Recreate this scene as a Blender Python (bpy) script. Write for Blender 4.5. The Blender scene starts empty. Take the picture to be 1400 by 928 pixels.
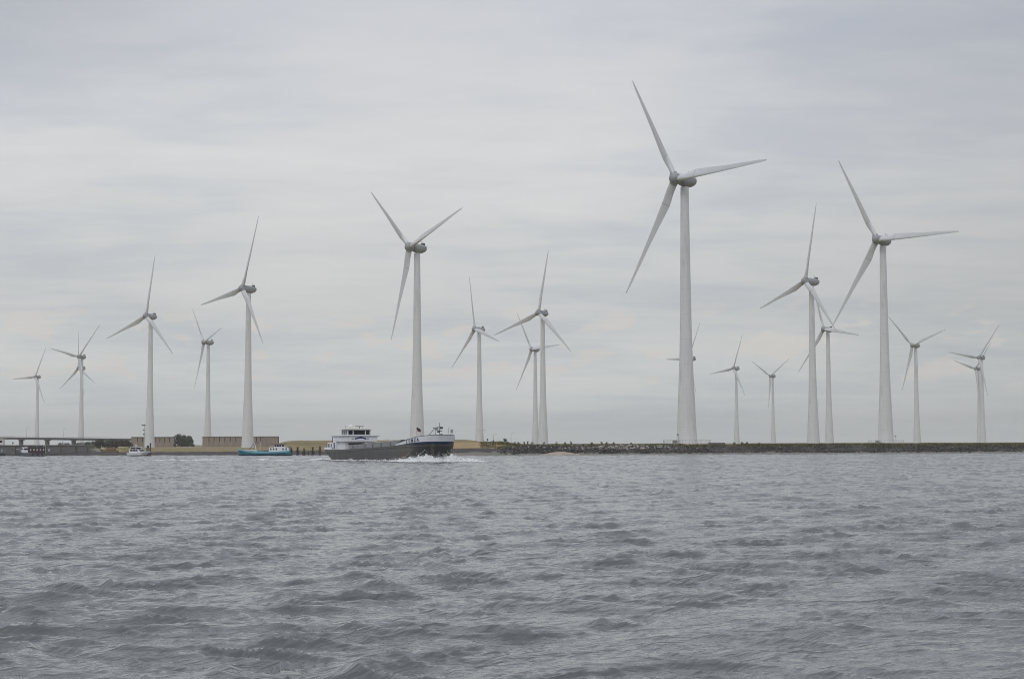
import bpy, math, random
import numpy as np
from mathutils import Vector, Matrix, noise as mnoise

SC = bpy.context.scene
COL = SC.collection
rad = math.radians
random.seed(7)
RNG = np.random.default_rng(11)

# ------------------------------------------------------------------ camera
F_PX, W_PX = 2400.0, 1400.0
CAM_Z, PITCH, ROLL = 3.0, rad(3.374), rad(-0.17)
cam_d = bpy.data.cameras.new('camera')
cam = bpy.data.objects.new('camera', cam_d); COL.objects.link(cam)
cam_d.sensor_width = 36.0
cam_d.lens = F_PX / W_PX * 36.0
cam_d.clip_start = 0.5
cam_d.clip_end = 40000
cam.matrix_world = (Matrix.Translation((0, 0, CAM_Z)) @ Matrix.Rotation(math.pi / 2 + PITCH, 4, 'X')
                    @ Matrix.Rotation(ROLL, 4, 'Z'))
SC.camera = cam

# ------------------------------------------------------------------ light
SUN_EL, SUN_AZ = rad(48), rad(205)          # azimuth clockwise from +Y: behind the camera, to its left
sun_d = bpy.data.lights.new('sun', 'SUN')
sun_d.energy = 0.6
sun_d.angle = rad(16)
sun_d.color = (1.0, 0.96, 0.90)
sun = bpy.data.objects.new('sun', sun_d); COL.objects.link(sun)
sdir = Vector((math.sin(SUN_AZ) * math.cos(SUN_EL), math.cos(SUN_AZ) * math.cos(SUN_EL), math.sin(SUN_EL)))
sun.rotation_euler = sdir.to_track_quat('Z', 'Y').to_euler()
sun.location = (0, -50, 200)

SC.cycles.use_denoising = True
SC.cycles.pixel_filter_type = 'BLACKMAN_HARRIS'
SC.cycles.filter_width = 0.95
SC.view_settings.view_transform = 'Standard'
SC.view_settings.look = 'None'
SC.view_settings.exposure = 0.0
SC.view_settings.gamma = 1.0
SC.view_settings.use_curve_mapping = False


class NT:
    """small node-tree helper"""
    def __init__(s, tree):
        s.t = tree
    def n(s, kind, **kw):
        nd = s.t.nodes.new(kind)
        for k, v in kw.items():
            if k.startswith('i_'):
                nd.inputs[k[2:].replace('_', ' ')].default_value = v
            else:
                setattr(nd, k, v)
        return nd
    def l(s, a, b):
        s.t.links.new(a, b)
    def math(s, op, a, b=None, c=None, clamp=False):
        nd = s.t.nodes.new('ShaderNodeMath'); nd.operation = op; nd.use_clamp = clamp
        for i, v in enumerate((a, b, c)):
            if v is None: continue
            if hasattr(v, 'links'): s.l(v, nd.inputs[i])
            else: nd.inputs[i].default_value = v
        return nd.outputs[0]
    def mix(s, fac, a, b, blend='MIX'):
        nd = s.t.nodes.new('ShaderNodeMix'); nd.data_type = 'RGBA'; nd.blend_type = blend
        for sock, v in ((nd.inputs[0], fac), (nd.inputs[6], a), (nd.inputs[7], b)):
            if hasattr(v, 'links'): s.l(v, sock)
            elif isinstance(v, (int, float)): sock.default_value = v
            else: sock.default_value = (*v[:3], 1)
        return nd.outputs[2]
    def ramp(s, fac, stops, interp='LINEAR'):
        nd = s.t.nodes.new('ShaderNodeValToRGB'); cr = nd.color_ramp; cr.interpolation = interp
        while len(cr.elements) < len(stops): cr.elements.new(0.5)
        for e, (p, c) in zip(cr.elements, stops):
            e.position = p; e.color = (*c, 1) if len(c) == 3 else c
        s.l(fac, nd.inputs[0])
        return nd.outputs[0]
    def noise(s, vec, scale, detail=4, rough=0.5, dist=0.0):
        nd = s.t.nodes.new('ShaderNodeTexNoise')
        nd.inputs['Scale'].default_value = scale; nd.inputs['Detail'].default_value = detail
        nd.inputs['Roughness'].default_value = rough; nd.inputs['Distortion'].default_value = dist
        if vec is not None: s.l(vec, nd.inputs['Vector'])
        return nd.outputs[0]
    def smooth(s, v, a, b):
        nd = s.t.nodes.new('ShaderNodeMapRange'); nd.interpolation_type = 'SMOOTHSTEP'
        s.l(v, nd.inputs[0]); nd.inputs[1].default_value = a; nd.inputs[2].default_value = b
        return nd.outputs[0]
    def mapping(s, vec, scale=(1, 1, 1), loc=(0, 0, 0), rot=(0, 0, 0)):
        nd = s.t.nodes.new('ShaderNodeMapping')
        nd.inputs['Scale'].default_value = scale; nd.inputs['Location'].default_value = loc
        nd.inputs['Rotation'].default_value = rot
        s.l(vec, nd.inputs[0])
        return nd.outputs[0]


# ------------------------------------------------------------------ sky: an overcast deck of soft cloud over a Nishita sky
world = bpy.data.worlds.new('World'); SC.world = world
world.use_nodes = True
w = NT(world.node_tree)
for nd in list(world.node_tree.nodes): world.node_tree.nodes.remove(nd)
out = w.n('ShaderNodeOutputWorld'); bg = w.n('ShaderNodeBackground')
SKY_STRENGTH = 0.1
bg.inputs['Strength'].default_value = SKY_STRENGTH
sky = w.n('ShaderNodeTexSky', sky_type='NISHITA', sun_disc=False, sun_elevation=SUN_EL, sun_rotation=SUN_AZ)
tc = w.n('ShaderNodeTexCoord')
sep = w.n('ShaderNodeSeparateXYZ'); w.l(tc.outputs['Generated'], sep.inputs[0])
zz = w.math('MAXIMUM', sep.outputs[2], 0.0)
den = w.math('ADD', zz, 0.10)
comb = w.n('ShaderNodeCombineXYZ')
w.l(w.math('DIVIDE', sep.outputs[0], den), comb.inputs[0])
w.l(w.math('DIVIDE', sep.outputs[1], den), comb.inputs[1])
P = comb.outputs[0]
# brightness of the deck by height above the horizon (sin of elevation)
grad = w.ramp(zz, [(0.0, (0.725, 0.755, 0.750)), (0.03, (0.675, 0.698, 0.698)), (0.075, (0.610, 0.618, 0.622)), (0.11, (0.650, 0.655, 0.655)),
                   (0.16, (0.690, 0.695, 0.700)), (0.25, (0.605, 0.622, 0.662)), (0.45, (0.77, 0.80, 0.87)), (1.0, (1.0, 1.02, 1.06))])
n1 = w.noise(w.mapping(P, (1.0, 0.55, 1), (0.2, 6.1, 3)), 0.85, 5, 0.52, 0.4)
n2 = w.noise(w.mapping(P, (0.55, 1.0, 1), (4.4, 1.9, 5.5)), 2.2, 6, 0.55, 0.6)
n3 = w.noise(w.mapping(P, (0.8, 1.3, 1), (1.3, 7.2, 2.5)), 6.0, 5, 0.55, 0.3)
b = w.math('ADD', w.math('MULTIPLY', w.math('SUBTRACT', n1, 0.5), 1.0), w.math('MULTIPLY', w.math('SUBTRACT', n2, 0.5), 0.85))
b = w.math('ADD', b, w.math('MULTIPLY', w.math('SUBTRACT', n3, 0.5), 0.4))
t = w.smooth(b, -0.30, 0.30)
lightf = w.ramp(t, [(0.0, (0.86, 0.885, 0.93)), (0.5, (0.985, 0.99, 0.995)), (1.0, (1.075, 1.06, 1.04))])
cloud = w.mix(1.0, grad, lightf, 'MULTIPLY')
# the deck is thicker towards the right and in the upper left
side = w.math('ADD', w.math('MULTIPLY', w.smooth(sep.outputs[0], 0.02, 0.34), 0.21), w.math('MULTIPLY', w.math('MULTIPLY', w.smooth(w.math('MULTIPLY', sep.outputs[0], -1.0), 0.08, 0.30), w.smooth(zz, 0.17, 0.26)), 0.2))
cloud = w.mix(side, cloud, (0.02, 0.03, 0.06))
# small warm cumulus tops low over the horizon
cdir = w.n('ShaderNodeCombineXYZ')
w.l(sep.outputs[0], cdir.inputs[0]); w.l(w.math('MULTIPLY', sep.outputs[2], 2.7), cdir.inputs[1])
p1 = w.noise(w.mapping(cdir.outputs[0], (1, 1, 1), (2.65, 0.13, 0)), 27.0, 5, 0.5, 0.2)
band = w.math('MULTIPLY', w.smooth(zz, 0.022, 0.045), w.math('SUBTRACT', 1.0, w.smooth(zz, 0.06, 0.09)))
puff = w.math('MULTIPLY', w.smooth(p1, 0.54, 0.64), band)
cloud = w.mix(w.math('MULTIPLY', puff, 0.6), cloud, (0.715, 0.66, 0.615))
scale = w.mix(1.0, cloud, (1 / SKY_STRENGTH,) * 3, 'MULTIPLY')
skymix = w.mix(0.94, sky.outputs[0], scale)
w.l(skymix, bg.inputs['Color']); w.l(bg.outputs[0], out.inputs['Surface'])


# ------------------------------------------------------------------ helpers
def YH(px):                       # height of the horizon in the photograph at a column
    return 605.5 + (700 - px) * 0.00297
def X(px, D):                     # metres to the right for a column seen at distance D
    return (px - 700) / F_PX * D
def Z(px, py, D):                 # height above the water
    return CAM_Z + (YH(px) - py) * D / F_PX
def lerp(a, b, t): return a + (b - a) * t
def interp(x, xs, ys): return float(np.interp(x, xs, ys))

MATS = {}
def mat(name, color, rough=0.6, metal=0.0, var=0.0, scale=3.0, col2=None, bump=0.0, coord='Object', spec=None, fn=None):
    if name in MATS: return MATS[name]
    m = bpy.data.materials.new(name); m.use_nodes = True
    MATS[name] = m
    nt = NT(m.node_tree)
    bs = m.node_tree.nodes['Principled BSDF']
    bs.inputs['Roughness'].default_value = rough
    bs.inputs['Metallic'].default_value = metal
    if spec is not None: bs.inputs['Specular IOR Level'].default_value = spec
    bs.inputs['Base Color'].default_value = (*color, 1)
    tcn = nt.n('ShaderNodeTexCoord')
    vec = tcn.outputs[coord]
    if var or col2:
        nz = nt.noise(vec, scale, 6, 0.6)
        c2 = col2 or tuple(max(0, c * (1 - var)) for c in color)
        c1 = color if col2 else tuple(min(1, c * (1 + var * 0.6)) for c in color)
        c = nt.ramp(nz, [(0.32, c2), (0.68, c1)])
        nt.l(c, bs.inputs['Base Color'])
    if bump:
        bn = nt.n('ShaderNodeBump'); bn.inputs['Strength'].default_value = bump; bn.inputs['Distance'].default_value = 0.05
        nt.l(nt.noise(vec, scale * 4, 4), bn.inputs['Height']); nt.l(bn.outputs[0], bs.inputs['Normal'])
    if fn: fn(nt, bs, tcn)
    return m


class MB:
    """collects shapes, links them as one mesh object"""
    def __init__(s):
        s.v = []; s.f = []; s.m = []; s.cur = 0; s.cols = None
    def add(s, vs, fs):
        o = len(s.v); s.v.extend([tuple(p) for p in vs])
        for f in fs: s.f.append(tuple(i + o for i in f)); s.m.append(s.cur)
        return s
    def box(s, c, size, rz=0.0, taper=1.0, bev=0.0):
        cx, cy, cz = c; a, b_, h = (d / 2 for d in size)
        cr, sr = math.cos(rz), math.sin(rz)
        if bev <= 0:
            vs = []
            for dz, k in ((-h, 1.0), (h, taper)):
                for dx, dy in ((-a, -b_), (a, -b_), (a, b_), (-a, b_)):
                    x, y = dx * k, dy * k
                    vs.append((cx + x * cr - y * sr, cy + x * sr + y * cr, cz + dz))
            return s.add(vs, [(3, 2, 1, 0), (4, 5, 6, 7), (0, 1, 5, 4), (1, 2, 6, 5), (2, 3, 7, 6), (3, 0, 4, 7)])
        e = min(bev, a * .9, b_ * .9, h * .9)
        ring = lambda A, B: [(-A + e, -B), (A - e, -B), (A, -B + e), (A, B - e), (A - e, B), (-A + e, B), (-A, B - e), (-A, -B + e)]
        levels = [(-h, 1), (-h + e, 0), (h - e, 0), (h, 1)]
        vs = []
        for z, ins in levels:
            A, B = (a - e * .6, b_ - e * .6) if ins else (a, b_)
            k = taper if z > 0 else 1.0
            for x, y in ring(A, B):
                x *= k; y *= k
                vs.append((cx + x * cr - y * sr, cy + x * sr + y * cr, cz + z))
        fs = [tuple(range(7, -1, -1)), tuple(range(24, 32))]
        for L in range(3):
            for i in range(8):
                j = (i + 1) % 8
                fs.append((L * 8 + i, L * 8 + j, L * 8 + 8 + j, L * 8 + 8 + i))
        return s.add(vs, fs)
    def tube(s, p0, p1, r0, r1=None, n=8, caps=True):
        r1 = r0 if r1 is None else r1
        p0, p1 = Vector(p0), Vector(p1); d = (p1 - p0).normalized()
        u = d.orthogonal().normalized(); v = d.cross(u)
        vs = []
        for p, r in ((p0, r0), (p1, r1)):
            for i in range(n):
                a = 2 * math.pi * i / n
                vs.append(p + (u * math.cos(a) + v * math.sin(a)) * r)
        fs = [(i, (i + 1) % n, n + (i + 1) % n, n + i) for i in range(n)]
        if caps: fs += [tuple(range(n - 1, -1, -1)), tuple(range(n, 2 * n))]
        return s.add(vs, fs)
    def path(s, pts, r, n=6):
        for a, b_ in zip(pts[:-1], pts[1:]): s.tube(a, b_, r, r, n)
        return s
    def lathe(s, prof, n=32, c=(0, 0, 0), axis='Z', caps=True):
        vs = []
        for r, z in prof:
            for i in range(n):
                a = 2 * math.pi * i / n; x, y = r * math.cos(a), r * math.sin(a)
                p = (x, y, z) if axis == 'Z' else ((x, z, y) if axis == 'Y' else (z, x, y))
                vs.append((c[0] + p[0], c[1] + p[1], c[2] + p[2]))
        fs = []
        for k in range(len(prof) - 1):
            for i in range(n):
                j = (i + 1) % n
                fs.append((k * n + i, k * n + j, k * n + n + j, k * n + n + i))
        if caps: fs += [tuple(range(n - 1, -1, -1)), tuple(range((len(prof) - 1) * n, len(prof) * n))]
        return s.add(vs, fs)
    def rings(s, rings, closed=True, cap0=True, cap1=True):
        n = len(rings[0]); vs = [p for r in rings for p in r]; fs = []
        for k in range(len(rings) - 1):
            for i in range(n if closed else n - 1):
                j = (i + 1) % n
                fs.append((k * n + i, k * n + j, k * n + n + j, k * n + n + i))
        if cap0: fs.append(tuple(range(n - 1, -1, -1)))
        if cap1: fs.append(tuple(range((len(rings) - 1) * n, len(rings) * n)))
        return s.add(vs, fs)
    def prism(s, poly, y0, y1):
        """poly in (x,z), extruded along y"""
        n = len(poly)
        return s.add([(x, y0, z) for x, z in poly] + [(x, y1, z) for x, z in poly],
                     [tuple(range(n)), tuple(range(2 * n - 1, n - 1, -1))] + [((i + 1) % n, i, n + i, n + (i + 1) % n) for i in range(n)])
    def build(s, name, m, parent=None, smooth=False, loc=None, auto=None):
        me = bpy.data.meshes.new(name); me.from_pydata(s.v, [], s.f); me.update()
        for mm in (m if isinstance(m, (list, tuple)) else [m]): me.materials.append(mm)
        if isinstance(m, (list, tuple)): me.polygons.foreach_set('material_index', s.m)
        fix_normals(me)
        if smooth: me.polygons.foreach_set('use_smooth', [True] * len(me.polygons))
        if auto is not None:
            me.polygons.foreach_set('use_smooth', [True] * len(me.polygons))
            me.set_sharp_from_angle(angle=rad(auto))
        o = bpy.data.objects.new(name, me); COL.objects.link(o)
        if parent: o.parent = parent
        if loc: o.location = loc
        return o

import bmesh
def fix_normals(me):
    if len(me.polygons) > 60000: return
    bm = bmesh.new(); bm.from_mesh(me)
    bmesh.ops.recalc_face_normals(bm, faces=bm.faces)
    bm.to_mesh(me); bm.free()

def tag(o, label=None, cat=None, group=None, kind=None):
    if label: o['label'] = label
    if cat: o['category'] = cat
    if group: o['group'] = group
    if kind: o['kind'] = kind
    return o
def thing(name, label, cat, loc=(0, 0, 0), rz=0.0, group=None):
    o = bpy.data.objects.new(name, None); COL.objects.link(o)
    o.empty_display_size = 0.5
    o.location = loc; o.rotation_euler = (0, 0, rz)
    return tag(o, label, cat, group)
def copy_tree(o, parent=None):
    c = o.copy(); COL.objects.link(c)
    if parent: c.parent = parent
    for ch in list(o.children): copy_tree(ch, c)
    return c


# ------------------------------------------------------------------ water
wind = rad(14)                                   # waves run away from the camera, a little to the right
def wave_set(n, l0, l1, spread, p, seed):
    r = np.random.default_rng(seed)
    lam = np.exp(r.uniform(np.log(l0), np.log(l1), n)); ang = wind + np.clip(r.normal(0, spread, n), -1.3, 1.3)
    a = lam ** p * r.uniform(.6, 1.3, n); a /= math.sqrt((a ** 2).sum() / 2)     # unit variance
    return lam, ang, a, r.uniform(0, 2 * np.pi, n)
W_LONG = wave_set(60, 1.0, 3.4, .45, .8, 1)       # gentle swell, linear
W_SHORT = wave_set(70, 0.25, 0.8, .65, .9, 2)     # wavelets, linear
W_R1 = wave_set(40, 1.9, 5.0, .46, .2, 3)         # sharp crests form where these two fields cross zero
W_R2 = wave_set(40, 0.8, 1.9, .62, .3, 4)
W_ENV = wave_set(16, 1.8, 6.0, 3.0, .2, 5)
W_GRP = wave_set(14, 9.0, 30.0, 3.0, .2, 6)

def wave(x, y, dr, da):
    """displacement of the water at points x, y; dr, da = grid size away from and across the shore"""
    def field(ws, disp=False):
        z = np.zeros_like(x); dx = np.zeros_like(x); dy = np.zeros_like(x)
        for l, an, a, ph0 in zip(*ws):
            cell = np.maximum(dr * abs(math.cos(an)), da * abs(math.sin(an)))
            wgt = np.clip((l / np.maximum(cell, 1e-3) - 1.9) / 1.6, 0, 1)
            if not wgt.any(): continue
            ph = 2 * np.pi / l * (x * math.sin(an) + y * math.cos(an)) + ph0
            z += a * wgt * np.cos(ph)
            if disp:
                q = a * wgt * np.sin(ph); dx -= q * math.sin(an); dy -= q * math.cos(an)
        return (z, dx, dy) if disp else z
    g = field(W_GRP); e = field(W_ENV)
    gust = np.clip(0.92 + 0.12 * g, .6, 1.3)
    env = np.clip(0.50 + 0.52 * e, 0.06, 1.3) * gust
    zl, dx, dy = field(W_LONG, True); zs = field(W_SHORT)
    z1, z2 = field(W_R1), field(W_R2)
    AL = 0.018
    c1 = np.clip(1 - np.abs(z1), 0, 1) ** 2; c2 = np.clip(1 - np.abs(z2), 0, 1) ** 2
    dz = gust * (AL * zl + 0.0065 * zs) + env * (0.135 * (c1 - .3)) + (0.4 * gust + 0.6 * env) * 0.050 * (c2 - .3)
    return dx * AL * .9 * gust, dy * AL * .9 * gust, dz

def build_water():
    rs = [11.0]
    while rs[-1] < 9000:
        r = rs[-1]
        rs.append(r + min(.42, r * .0027) if r < 475 else r * 1.06)
    rs = np.array(rs)
    fine = np.linspace(rad(-25), rad(25), 530)
    coarse = np.linspace(rad(25), rad(335), 66)[1:-1]
    th = np.concatenate([fine, coarse])
    nr, nt_ = len(rs), len(th)
    R_, T_ = np.meshgrid(rs, th, indexing='ij')
    x, y = R_ * np.sin(T_), R_ * np.cos(T_)
    dr = np.gradient(rs)[:, None] * np.ones_like(T_)
    dth = np.full(nt_, fine[1] - fine[0]); dth[len(fine) - 1:] = rad(5); dth[0] = rad(5)
    dx, dy, dz = wave(x, y, dr, R_ * dth[None, :])
    co = np.stack([x + dx, y + dy, dz], -1).reshape(-1, 3)
    co = np.concatenate([co, [[0, 0, 0]]])
    i = np.arange(nr - 1)[:, None]; j = np.arange(nt_)[None, :]; j2 = (j + 1) % nt_
    q = np.stack([i * nt_ + j, i * nt_ + j2, (i + 1) * nt_ + j2, (i + 1) * nt_ + j], -1).reshape(-1, 4)
    q = q[:, ::-1]
    tri = np.stack([np.full(nt_, nr * nt_), (np.arange(nt_) + 1) % nt_, np.arange(nt_)], -1)
    me = bpy.data.meshes.new('water')
    me.vertices.add(len(co)); me.vertices.foreach_set('co', co.astype(np.float32).ravel())
    loops = np.concatenate([q.ravel(), tri.ravel()]).astype(np.int32)
    me.loops.add(len(loops)); me.loops.foreach_set('vertex_index', loops)
    starts = np.concatenate([np.arange(len(q)) * 4, len(q) * 4 + np.arange(len(tri)) * 3]).astype(np.int32)
    me.polygons.add(len(starts)); me.polygons.foreach_set('loop_start', starts)
    me.polygons.foreach_set('use_smooth', [True] * len(starts))
    me.update(); me.validate()
    m = bpy.data.materials.new('water'); m.use_nodes = True
    nt = NT(m.node_tree); bs = m.node_tree.nodes['Principled BSDF']
    bs.inputs['Base Color'].default_value = (0.114, 0.125, 0.130, 1)
    bs.inputs['Roughness'].default_value = 0.045
    bs.inputs['IOR'].default_value = 1.333
    tcn = nt.n('ShaderNodeTexCoord'); vec = nt.mapping(tcn.outputs['Object'], (1, 1, 1), (0, 0, 0), (0, 0, -0.65))
    v2 = nt.mapping(vec, (0.45, 1, 1))
    def ridged(vec, scale, detail, rough):
        n_ = nt.noise(vec, scale, detail, rough, 0.3)
        return nt.math('SUBTRACT', 1.0, nt.math('ABSOLUTE', nt.math('MULTIPLY', nt.math('SUBTRACT', n_, 0.5), 3.0)))
    h1 = ridged(v2, 2.2, 3, .5)
    h2 = ridged(nt.mapping(vec, (0.6, 1, 1), (5, 2, 0), (0, 0, 0.45)), 5.5, 3, .5)
    h3 = ridged(nt.mapping(vec, (0.5, 1, 1), (1, 7, 0), (0, 0, -0.3)), 0.55, 4, .55)
    h = nt.math('ADD', nt.math('MULTIPLY', h1, 0.040), nt.math('MULTIPLY', h2, 0.012))
    h4 = ridged(nt.mapping(vec, (0.45, 1, 1), (3, 1, 0), (0, 0, 0.12)), 0.16, 3, .5)
    h = nt.math('ADD', h, nt.math('MULTIPLY', h3, 0.13))
    h = nt.math('ADD', h, nt.math('MULTIPLY', h4, 0.18))
    bn = nt.n('ShaderNodeBump'); bn.inputs['Strength'].default_value = 1.0; bn.inputs['Distance'].default_value = 1.0
    nt.l(h, bn.inputs['Height']); nt.l(bn.outputs[0], bs.inputs['Normal'])
    me.materials.append(m)
    o = bpy.data.objects.new('water', me); COL.objects.link(o)
    tag(o, kind='structure')
build_water()
def water_z(x, y):
    r = math.hypot(x, y)
    return float(wave(np.array([x]), np.array([y]), np.array([.42]), np.array([r * .0016]))[2][0])

# ------------------------------------------------------------------ land
SH_X = [-900, -150, -120, -85, -52, -14, -9, 8, 30, 60, 110, 200, 900]
SH_Y = [620, 486, 474, 466, 460, 428, 420, 428, 434, 444, 452, 470, 640]
def shore(x): return interp(x, SH_X, SH_Y)
S_R = [-10, 0, 1.0, 2.2, 3.0, 9.0, 11.5, 30, 3000]; Z_R = [-1.6, -.12, .28, .38, .55, 2.3, 2.42, 2.25, 1.5]
S_M = [-10, 0, 2.6, 3.6, 6.5, 20, 40, 90, 3000];    Z_M = [-1.6, -.1, .55, 1.0, 1.75, 3.2, 3.25, 2.2, 1.2]
S_L = [-10, 0, 1.0, 4.0, 7.0, 60, 300, 3000];       Z_L = [-1.6, -.25, .15, .85, 1.0, 1.0, .95, .9]
def smooth01(t): t = min(1, max(0, t)); return t * t * (3 - 2 * t)
def land_z(x, s):
    zl, zm, zr = interp(s, S_L, Z_L), interp(s, S_M, Z_M), interp(s, S_R, Z_R)
    a = smooth01((x + 40) / 16.0); b_ = smooth01((x + 3) / 7.0)
    z = lerp(lerp(zl, zm, a), zr, b_)
    # grass dike behind the barge
    if s > 20:
        u = smooth01((s - 30) / 95) * (1 - smooth01((s - 170) / 60))
        d = smooth01((x + 80) / 7.0) * (1 - smooth01((x + 16) / 14.0))
        z = lerp(z, 4.1, u * d)
    # sand spit at the waterline
    if -1 < s < 14:
        z += 0.0
    return z
def land_h(x, y): return land_z(x, y - shore(x))

def land_material(name, c1, c2, scale, bump=0.3, c3=None, amt3=0.0):
    def fn(nt, bs, tcn):
        v = tcn.outputs['Object']
        a = nt.noise(v, scale, 6, 0.65); b2 = nt.noise(v, scale * 0.12, 4, 0.6)
        c = nt.ramp(a, [(0.3, c1), (0.7, c2)])
        if c3: c = nt.mix(nt.math('MULTIPLY', nt.smooth(b2, 0.45, 0.62), amt3), c, c3)
        nt.l(c, bs.inputs['Base Color'])
    return mat(name, c1, 0.92, bump=bump, scale=scale, fn=fn, spec=0.2)
M_gravel = land_material('shore_gravel', (0.15, 0.14, 0.125), (0.26, 0.24, 0.215), 1.4, c3=(0.2, 0.2, 0.17), amt3=0.7)
M_revet = land_material('dark_revetment', (0.05, 0.048, 0.05), (0.115, 0.105, 0.10), 2.2, c3=(0.07, 0.06, 0.055), amt3=0.6)
M_grass = land_material('dry_grass', (0.20, 0.155, 0.078), (0.33, 0.255, 0.135), 0.7, c3=(0.145, 0.135, 0.065), amt3=0.7)
M_tan = land_material('tan_bank', (0.30, 0.215, 0.115), (0.42, 0.30, 0.17), 0.5, c3=(0.25, 0.21, 0.095), amt3=0.6)
M_sand = land_material('sand', (0.39, 0.325, 0.27), (0.50, 0.43, 0.36), 1.8, c3=(.27, .24, .2), amt3=.8)
M_green = land_material('polder_grass', (0.13, 0.13, 0.055), (0.22, 0.20, 0.09), 0.4, c3=(0.24, 0.20, 0.10), amt3=0.7)

def build_land():
    xs = sorted(set(list(np.arange(-170, 150.1, 1.25)) + list(np.arange(-900, -170, 30)) + list(np.arange(150, 901, 25))))
    ss = [-10, -4, -2, -1, 0, .5, 1, 1.6, 2.2, 2.6, 3, 3.6, 4.2, 5, 5.8, 6.5, 7.2, 8, 9, 10, 11.5, 13, 15, 17.5, 20, 24, 30, 38, 48, 60, 75,
          90, 110, 130, 150, 170, 190, 215, 240, 300, 380, 500, 650, 850, 1200, 1700, 2300, 3000]
    b = MB(); nx, ns = len(xs), len(ss)
    for s in ss:
        for x in xs:
            n = mnoise.noise(Vector((x * .23, s * .33, 1.7))); n2 = mnoise.noise(Vector((x * .9, s * .9, 5.7)))
            s2 = s + n * (0.9 if s < 12 else 2.0)
            z = land_z(x, s2) + n2 * (.07 if s < 12 else .12)
            b.v.append((x, shore(x) + s, z))
    for i in range(ns - 1):
        for j in range(nx - 1):
            b.f.append((i * nx + j, i * nx + j + 1, (i + 1) * nx + j + 1, (i + 1) * nx + j))
            x = (xs[j] + xs[j + 1]) / 2; s = (ss[i] + ss[i + 1]) / 2
            jit = mnoise.noise(Vector((x * .15, s * .6, 9)))
            s += jit * .7
            if x < -33:
                k = 1 if s < 5.5 else 2
            elif x < 0:
                if s < 3.2: k = 0
                elif s < 6.6: k = 1
                elif s < 24: k = 3 if x < -3 + jit * 2 else 5
                else: k = 2
            else:
                k = 0 if s < 2.6 else (1 if s < 9.0 else 5)
            b.m.append(k)
    o = b.build('land', [M_gravel, M_revet, M_grass, M_tan, M_sand, M_green], smooth=True)
    tag(o, kind='structure')
build_land()

# sand spit lying at the foot of the dike (seen right of the barge)
def patch_sheet(name, cx, cy, rx, ry, h, m, kind='structure', nseg=26, rings=7, seed=1):
    b = MB(); vs = [(cx, cy, h)]
    for k in range(1, rings + 1):
        for i in range(nseg):
            a = 2 * math.pi * i / nseg; r = k / rings
            f = 1 + .28 * mnoise.noise(Vector((math.cos(a) * 1.7, math.sin(a) * 1.7, seed)))
            x, y = cx + rx * r * f * math.cos(a), cy + ry * r * f * math.sin(a)
            z = lerp(h, -.3, r ** 1.6) + .07 * mnoise.noise(Vector((x, y, seed)))
            vs.append((x, y, z))
    fs = [(0, 1 + i, 1 + (i + 1) % nseg) for i in range(nseg)]
    for k in range(rings - 1):
        for i in range(nseg):
            j = (i + 1) % nseg
            fs.append((1 + k * nseg + i, 1 + (k + 1) * nseg + i, 1 + (k + 1) * nseg + j, 1 + k * nseg + j))
    b.add(vs, fs)
    return tag(b.build(name, m, smooth=True), kind=kind)
patch_sheet('sand_spit', X(765, 426), 427, 6.2, 4.4, .85, M_sand, seed=4)
patch_sheet('sand_bank', X(150, 486), 488, 6.5, 7.0, 2.05, M_tan, seed=8)
b = MB()
for i in range(24):
    x0, x1 = lerp(-203, -186, i / 24), lerp(-203, -186, (i + 1) / 24)
    y0 = 1035
    b.add([(x0, y0, 1.25), (x1, y0, 1.25), (x1, y0 + 60, 1.3), (x0, y0 + 60, 1.3)], [(0, 1, 2, 3)])
tag(b.build('path', mat('pale_path', (0.55, 0.47, 0.38), 0.9, var=.2)), kind='structure')

# riprap on the dike face: too many stones to count
def rock_mesh(b, cx, cy, cz, r, rnd):
    t = (1 + 5 ** .5) / 2
    base = [(-1, t, 0), (1, t, 0), (-1, -t, 0), (1, -t, 0), (0, -1, t), (0, 1, t), (0, -1, -t), (0, 1, -t), (t, 0, -1), (t, 0, 1), (-t, 0, -1), (-t, 0, 1)]
    fs = [(0, 11, 5), (0, 5, 1), (0, 1, 7), (0, 7, 10), (0, 10, 11), (1, 5, 9), (5, 11, 4), (11, 10, 2), (10, 7, 6), (7, 1, 8), (3, 9, 4), (3, 4, 2), (3, 2, 6), (3, 6, 8), (3, 8, 9), (4, 9, 5), (2, 4, 11), (6, 2, 10), (8, 6, 7), (9, 8, 1)]
    a = rnd.uniform(0, 6.28); ca, sa = math.cos(a), math.sin(a)
    sx, sy, sz = rnd.uniform(.7, 1.35), rnd.uniform(.7, 1.2), rnd.uniform(.5, .9)
    vs = []
    for p in base:
        k = rnd.uniform(.75, 1.2) * r / 1.9
        x, y, z = p[0] * sx * k, p[1] * sy * k, p[2] * sz * k
        vs.append((cx + x * ca - y * sa, cy + x * sa + y * ca, cz + z))
    b.add(vs, fs)
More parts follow.
